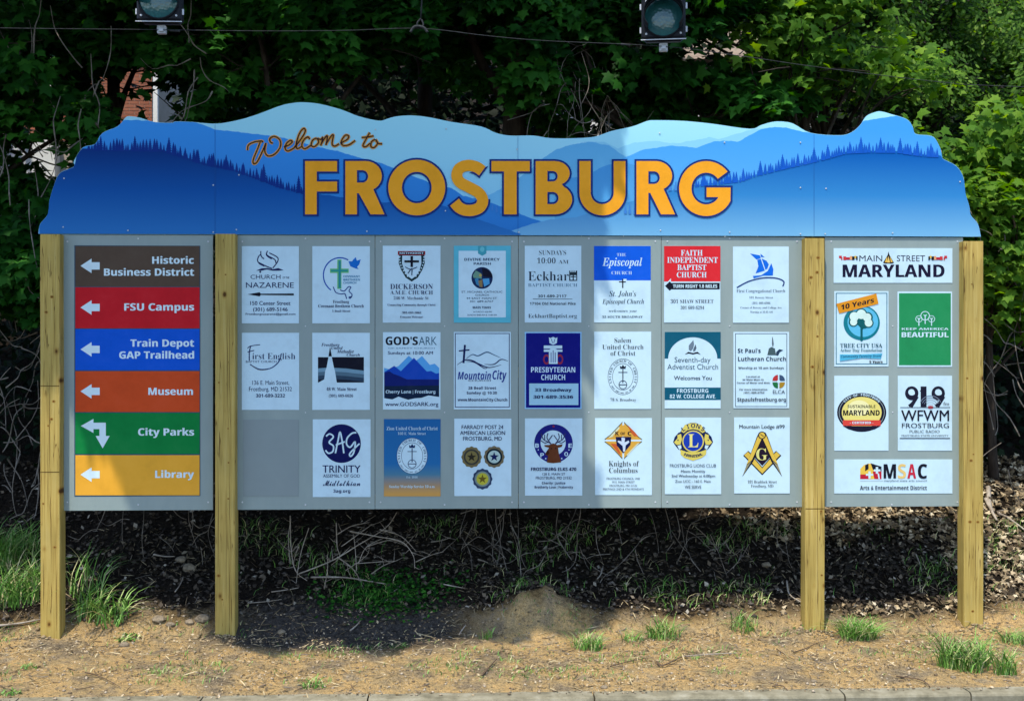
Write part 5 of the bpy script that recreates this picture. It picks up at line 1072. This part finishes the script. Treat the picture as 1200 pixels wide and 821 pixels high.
MATS['clodm'] = attr_mat('clod', [(0, (.12, .09, .05)), (1, (.36, .27, .15))])
pebbles(5200, lambda: U(-5.2, 5.4), lambda: U(-1.58, .5), .003, .019, attr_mat('pebble', [(0, (.14, .10, .06)), (.5, (.25, .19, .12)), (1, (.40, .33, .24))]), 'small pebbles and clods strewn over the bare dirt')
pebbles(1500, lambda: U(-5.2, 2.5), lambda: U(.2, 1.4), .006, .035, attr_mat('dark_clod', [(0, (.03, .025, .02)), (1, (.12, .10, .08))]), 'dark clods and stones on the shaded bank under the sign')
for _i, _x in enumerate((-4.07, -2.5, 2.62, 4.03)): pebbles(90, lambda: random.gauss(_x, .11), lambda: random.gauss(-.03, .06), .004, .028, MATS['clodm'], 'clods of earth round the foot of the %s post' % ('first', 'second', 'third', 'last')[_i])
STONE = mottled('field_stone', [(.3, (.10, .08, .055)), (.7, (.30, .24, .16))], 16, .9, .15, .006)
def stone(px, py, r, label, sq=.55):
    r *= .8
    p = ON(px, py); q = MB(); n, k = 9, 6; vs = []; sd_ = U(0, 99)
    for i in range(k + 1):
        t = math.pi * i / k
        for j in range(n):
            a = 2 * math.pi * j / n; d = Vector((math.sin(t) * math.cos(a), math.sin(t) * math.sin(a), math.cos(t))); rr = r * (1 + .35 * noise.noise(d * 1.6 + Vector((sd_, 0, 0)))); vs.append((d.x * rr, d.y * rr * .8, d.z * rr * sq + r * sq * .45))
    q.add(vs, [(i * n + j, (i + 1) * n + j, (i + 1) * n + (j + 1) % n, i * n + (j + 1) % n) for i in range(k) for j in range(n)])
    o = q.build('stone', STONE); o.location = p; tag(o, label, 'stone', 'loose stones on the bank')
for a in ((146, 757, .055, 'grey stone beside the low weed between the first two posts'), (186, 728, .075, 'tan flat stone nearest the shadow left of the second post'), (200, 733, .05, 'round stone just right of the tan flat stone'), (238, 727, .085, 'dark stone at the foot of the second post'), (222, 730, .055, 'small dark stone a step left of the second post'),
          (212, 658, .07, 'pale stone high on the dark bank left of the second post'), (222, 668, .09, 'larger pale stone on the dark bank left of the second post'), (330, 742, .045, 'stone lying under the shadow edge right of the second post'), (708, 806, .035, 'tan stone lying against the kerb below the centre right'), (1117, 795, .03, 'reddish pebble near the kerb at the right'), (1097, 764, .03, 'flat tan pebble left of the tall grass by the last post'), (954, 799, .03, 'tan pebble near the kerb below the third post'), (898, 663, .06, 'pale stone in the dark left of the third post'), (860, 804, .028, 'white chip on the kerb edge at the right')): stone(*a)
# twigs
TW2 = mottled('dark_twig', [(.3, (.05, .035, .022)), (.7, (.16, .11, .07))], 9, .9, .1, .003)
def stick(pts, r, label, m=TWIG, lift=.012, cat='twig', name='fallen_twig', side=0):
    w = []
    for i, (x, y) in enumerate(pts): p = ON(x, y); w.append(p + Vector((0, 0, lift + r)))
    c = catmull(w, 4); n = len(c); q = MB(); q.tube(c, [r * (1 - .6 * i / (n - 1)) for i in range(n)], 5, m)
    for s in range(side):
        b = c[int(n * U(.3, .8))]; q.tube([b, b + Vector((U(-.12, .12), U(-.05, .08), U(.0, .04)))], [r * .5, r * .2], 4, m)
    tag(q.build(name, None, None, True), label, cat)
stick([(-10, 739), (20, 735), (48, 729)], .014, 'pale stick lying left of the first post')
stick([(565, 794), (573, 785), (582, 775)], .009, 'short dark twig on the dirt below the centre of the sign', TW2)
stick([(930, 767), (945, 762), (958, 756), (970, 752)], .006, 'dark forked twig in front of the third post', TW2, side=3)
stick([(910, 763), (925, 772), (932, 776)], .005, 'thin dark twig left of the forked twig', TW2)
stick([(1050, 795), (1075, 798), (1088, 806), (1092, 816)], .006, 'bent dark twig reaching over the kerb at the right', TW2, side=2)
stick([(800, 772), (830, 769), (866, 768)], .007, 'straight grey twig on the dirt left of the third post', TWIG, side=1)
stick([(770, 778), (776, 783), (800, 772), (806, 774)], .008, 'curved dark root on the dirt below the centre right', TW2, side=3)
stick([(715, 783), (735, 778), (760, 773)], .005, 'thin dark twig below the centre right panel', TW2, side=2)
stick([(905, 811), (918, 815), (930, 822)], .006, 'dark twig across the kerb below the third post', TW2)
stick([(100, 790), (118, 796), (140, 808)], .006, 'dark root in front of the first two posts', TW2, side=3)
stick([(1155, 590), (1163, 604), (1180, 612), (1202, 628)], .022, 'pale weathered branch on the bank right of the last post', TWIG, .03, 'branch', 'fallen_branch', side=1)
stick([(1158, 578), (1160, 600), (1168, 616)], .028, 'pale snag standing behind the weathered branch', TWIG, .03, 'branch', 'fallen_branch')
stick([(1010, 605), (1018, 618), (1024, 624)], .008, 'pale stick on the litter behind the right panel', TWIG, .02)
stick([(1040, 718), (1045, 712), (1050, 717)], .008, 'small pale stick at the shadow edge between the last posts', TWIG, .02)
stick([(922, 688), (925, 703), (938, 712)], .010, 'pale bent stem left of the third post', TWIG, .04)
TWLAB = ['pale twig by the stem tangle right of the second post', 'upper of two pale twigs just right of the second post', 'pale twig high on the dark bank between the first two posts', 'short steep twig on the dark bank left of the second post', 'short twig right under the sign edge at the centre', 'pale twig on the dark bank above the dirt mound, left', 'twig right of the dead brush just under the sign edge', 'short twig high on the dark bank right of the dirt mound', 'steep twig on the shaded slope right of the dirt mound', 'pale twig high on the bank under the fifth panel', 'twig at the shadow edge below the dead brush', 'twig standing at the shadow edge left of the dirt mound', 'twig right of the lower end of the dead brush', 'flat pale twig between the dead brush and the dirt mound', 'small twig just above the dirt mound, left', 'upper twig in the shade between the last two posts', 'lower twig in the shade between the last two posts', 'pale twig high on the dark bank left of the third post']
for i, (a, b) in enumerate((((318, 700), (350, 694)), ((290, 712), (330, 707)), ((180, 655), (205, 658)), ((205, 700), (215, 680)), ((600, 622), (607, 634)), ((505, 640), (528, 634)), ((540, 606), (560, 600)), ((655, 630), (665, 640)), ((700, 684), (706, 668)), ((750, 640), (762, 632)), ((410, 745), (424, 730)), ((538, 748), (546, 738)), ((456, 700), (470, 690)), ((520, 690), (545, 694)), ((560, 660), (572, 664)), ((1073, 655), (1080, 675)), ((1068, 700), (1085, 690)), ((850, 640), (862, 654)))):
    stick([a, ((a[0] + b[0]) / 2 + U(-2, 2), (a[1] + b[1]) / 2 + U(-2, 2)), b], U(.005, .010), TWLAB[i], TWIG, .03); bpy.context.scene.collection.objects[-1]['group'] = 'broken twigs on the shaded bank'
def brush():
    q = MB(); o0 = ON(430, 690); root = tag(empty('dead_brush', o0), 'pale arching dead brush under the second panel, left of centre', 'brush')
    def br(pts, r, Y):
        q = MB(); c = catmull([PX(x, y, Y + .04 * math.sin(i)) - o0 for i, (x, y) in enumerate(pts)], 5); n = len(c); q.tube(c, [r * .72 * (1 - .6 * i / (n - 1)) for i in range(n)], 5, TWIG)
        for _ in range(3):
            k = random.randint(n // 4, n - 2); d = Vector((U(-.16, .16), U(-.05, .05), U(-.05, .14))); q.tube([c[k], c[k] + d * .5 + Vector((0, 0, U(-.02, .02))), c[k] + d], [r * .35, r * .25, r * .12], 4, TWIG, False)
        q.build('branch', None, root, True)
    y = .55
    for pts, r in (([(340, 604), (341, 640), (346, 668), (360, 680)], .008), ([(362, 618), (352, 650), (346, 690), (342, 712)], .007), ([(350, 672), (390, 656), (420, 638), (452, 618), (465, 600)], .010), ([(364, 676), (400, 676), (430, 680), (470, 688), (505, 702)], .013),
                   ([(395, 652), (415, 668), (428, 695), (432, 725)], .010), ([(394, 612), (395, 640), (398, 652), (388, 662)], .009), ([(410, 622), (440, 628), (470, 634), (484, 650), (486, 666)], .009), ([(445, 620), (470, 628), (488, 646)], .007), ([(395, 626), (412, 616), (432, 612)], .007),
                   ([(420, 660), (430, 640), (455, 628)], .006), ([(415, 660), (445, 658), (464, 657)], .006), ([(435, 672), (450, 662), (466, 656)], .007), ([(418, 668), (416, 640), (414, 625)], .006), ([(400, 640), (425, 622), (436, 614)], .006), ([(487, 658), (505, 650), (520, 646)], .007), ([(380, 690), (384, 665), (383, 650)], .006), ([(340, 660), (338, 630), (341, 608)], .007), ([(350, 640), (344, 660), (352, 676)], .006), ([(430, 640), (460, 632), (476, 640)], .006), ([(405, 668), (430, 650), (432, 636)], .006)):
        br(pts, r, y + U(-.1, .15))
brush()
def bramble(name, label, cat, box, Yr, n, r, m=TWIG):
    root = tag(empty(name, PX((box[0] + box[2]) / 2, box[3], sum(Yr) / 2)), label, cat); o0 = root.location; q = MB()
    for _ in range(n):
        x, y = U(box[0], box[2]), U(box[1], box[3]); Y = U(*Yr); pts = [(x, y)]; a = U(0, 6.28)
        for _ in range(4): a += U(-.7, .7); l = U(10, 32); pts.append((pts[-1][0] + math.cos(a) * l * .6, pts[-1][1] + math.sin(a) * l))
        c = catmull([PX(u, v, Y + U(-.1, .1)) - o0 for u, v in pts], 3); k = len(c); q.tube(c, [r * U(.5, 1.2) * (1 - .6 * i / k) for i in range(k)], 4, m, False)
    q.build('stems', None, root, True)
DTW = mottled('weathered_stem', [(.3, (.10, .085, .07)), (.7, (.26, .23, .19))], 9, .9, .1, .003)
bramble('bramble', 'tangle of bare grey stems left of the first post', 'bramble', (-30, 300, 55, 620), (1.6, 2.8), 70, .009, DTW)
bramble('bramble', 'tangle of bare stems right of the last post', 'bramble', (1150, 250, 1230, 560), (1.4, 2.6), 60, .008, DTW)
bramble('bramble', 'bare twigs among the leaves above the left end of the top board', 'bramble', (-20, 60, 120, 250), (1.6, 2.6), 40, .009, DTW)
bramble('bramble', 'fine bare stems on the dark bank between the first two posts', 'bramble', (110, 600, 250, 690), (.7, 1.2), 22, .005, DTW)
bramble('bramble', 'fine bare stems on the dark bank under the third and fourth panels', 'bramble', (500, 600, 940, 690), (.6, 1.2), 80, .005, DTW)
bramble('bramble', 'bare twigs between the maples above the letters at the centre', 'bramble', (640, 80, 720, 160), (2.6, 3.2), 30, .006, DTW)
bramble('bramble', 'thin grey vine hanging beside the left traffic light', 'vine', (215, 20, 250, 110), (1.9, 2.2), 7, .010, DTW)
# grass
GR = attr_mat('grass_blade', [(0, (.05, .13, .015)), (.5, (.11, .27, .035)), (.8, (.22, .36, .08)), (.9, (.42, .40, .18)), (1, (.55, .47, .26))], .5, .3)
def blades(P, h, wd, lean, name, m, parent=None, lo=None):
    n = len(P); a = RNG.random(n) * 6.28; H = h * (.45 + .7 * RNG.random(n)); k = lean * (.4 + .9 * RNG.random(n)); d = np.stack([np.cos(a), np.sin(a), a * 0], 1); s = np.stack([-np.sin(a + .6), np.cos(a + .6), a * 0], 1); V = []
    for t, w_ in ((0, 1), (.35, .9), (.65, .65), (.85, .35), (1, .03)):
        c = P + d * (k * H * t ** 2)[:, None] + np.array([0, 0, 1]) * (H * (t - .45 * np.minimum(1.3, k) * t ** 3))[:, None]; ww = (wd * w_ * (.6 + .6 * ((np.arange(n) * 37) % 10) / 10))[:, None]; V += [c - s * ww, c + s * ww]
    V = np.stack(V, 1); f = np.array([(2 * i, 2 * i + 1, 2 * i + 3, 2 * i + 2) for i in range(4)])
    return np_mesh(name, V.reshape(-1, 3), (f[None] + (np.arange(n) * 10)[:, None, None]).reshape(-1, 4), m, parent, np.repeat(RNG.random(n), 10), True)
def tuft(px, py, rad, h, n, label, lean=.8, wd=.0045, cat='grass tuft', name='grass_tuft', m=GR):
    c = ON(px, py); r = rad * np.sqrt(RNG.random(n)) * .8; a = RNG.random(n) * 6.28; X, Y = c.x + r * np.cos(a), c.y + r * np.sin(a) * .7; P = np.stack([X, Y, [gz(p, q) - .01 for p, q in zip(X, Y)]], 1) - np.array(c)
    o = blades(P, h, wd, lean, name, m); o.location = c; tag(o, label, cat, 'grass tufts around the sign')
tuft(132, 726, 0.188, 0.34, 63, 'lush arching grass tuft between the first two posts', 1.2, .0085)
tuft(105, 722, 0.150, 0.472, 57, 'tall sparse grass just right of the first post', .8, .006)
tuft(100, 690, 0.225, 0.46, 45, 'darker tall grass higher up behind the first post', .7, .006)
tuft(150, 750, 0.112, 0.070, 58, 'low leafy weed beside the grey stone', 1.2, .012)
tuft(34, 782, 0.088, 0.070, 29, 'tiny green sprig on the dirt below the first post', 1.3, .006)
tuft(366, 804, 0.112, 0.090, 58, 'small green tuft near the kerb right of the second post', 1.2, .005)
tuft(183, 789, 0.112, 0.070, 24, 'thin sprig on the dirt between the first two posts', 1.3, .003)
tuft(142, 782, 0.125, 0.060, 17, 'sparse sprig left of the thin sprig', 1.3, .003)
tuft(570, 748, 0.075, 0.130, 22, 'small pale sprout at the shadow edge left of the dirt mound', .7, .005)
tuft(598, 775, 0.112, 0.080, 24, 'sparse pale grass on the dirt in front of the mound', 1.2, .004)
tuft(688, 760, 0.163, 0.201, 128, 'grass clump right of the dirt mound', 1.1, .0045)
tuft(742, 750, 0.125, 0.142, 51, 'short grass under the fourth panel', 1.1, .004)
tuft(778, 748, 0.175, 0.260, 128, 'bright grass clump under the fifth panel', 1.0, .0045)
tuft(870, 735, 0.163, 0.177, 99, 'tuft of grass left of the third post', 1.1, .004)
tuft(1006, 748, 0.200, 0.248, 370, 'dense round grass clump right of the third post', 1.2, .005)
tuft(1130, 782, 0.263, 0.330, 327, 'tall dense grass in front of the last post', .8, .0055)
tuft(1178, 790, 0.112, 0.283, 99, 'narrow upright grass clump at the right edge by the kerb', .7, .005)
tuft(1192, 752, 0.175, 0.165, 128, 'spreading grass at the far right edge', 1.1, .0045)
tuft(1090, 748, 0.188, 0.070, 48, 'low grey green sprigs left of the last post', 1.2, .004)
tuft(845, 787, 0.150, 0.050, 39, 'faint thin grass on the dirt left of the third post', 1.2, .003)
tuft(455, 758, 0.200, 0.080, 39, 'faint low grass at the shadow edge left of centre', 1.2, .004)
tuft(20, 700, 0.350, 0.425, 370, 'tall bright grass left of the first post', .9, .006)
tuft(-12, 665, 0.312, 0.496, 285, 'tall grass at the far left edge', .9, .006)
tuft(25, 650, 0.250, 0.354, 156, 'wispy pale grass above the bright grass at the left', 1.1, .005)
tuft(14, 830, 0.000, 0.000, 0, 'x') if False else None
tuft(12, 812, 0.100, 0.050, 48, 'green weed at the kerb in the lower left corner', 1.3, .009)
def field(n, fx, fy, h, label, dens=None):
    P = scatter(n, fx, fy, dens); tag(blades(P, h, .0035, 1.1, 'rough_grass', GR), label, 'grass', None, 'stuff')
field(1700, lambda: U(-2.6, 5.6), lambda: U(.3, 1.5), .15, 'thin rough grass in the shade on the bank', lambda x, y: 1.0 if hsh(x * 1.1, y * 1.6, 3) > .12 else .04)
field(2600, lambda: U(-5.0, 5.2), lambda: U(-1.3, .2), .05, 'scattered short grass on the bare dirt', lambda x, y: 1.0 if hsh(x * 1.0, y * 2.2, 13) > .16 else .06)
P = scatter(1300, lambda: U(-1.9, -.3), lambda: U(.15, .9), lambda x, y: math.exp(-((x + 1.1) ** 2 / .18 + (y - .55) ** 2 / .06)))
flakes('ivy_patch', P, .035 * (.6 + .7 * RNG.random(len(P))), LM_DARK, 'low ivy on the shaded bank left of centre', 'ivy', 'maple', .05, .4)

def small_twigs():
    q = MB()
    for _ in range(420):
        x, y = U(-5.1, 5.3), U(-1.45, .9)
        a = U(0, 6.28); L = U(.03, .15); m = U(-.25, .25); pts = []
        for t in (0, .35, .7, 1): pts.append((x + math.cos(a + m * t) * L * t, y + math.sin(a + m * t) * L * t))
        if min(p[1] for p in pts) < -1.48: continue
        r = U(.0015, .0038); w = [Vector((p[0], p[1], gz(*p) + .006 + r)) for p in pts]; q.tube(w, [r, r, r * .8, r * .4], 4, random.choice((TW2, TW2, DTW)), False)
    tag(q.build('twig_litter'), 'small broken twigs strewn over the dirt and the bank', 'twigs', None, 'stuff')
small_twigs()
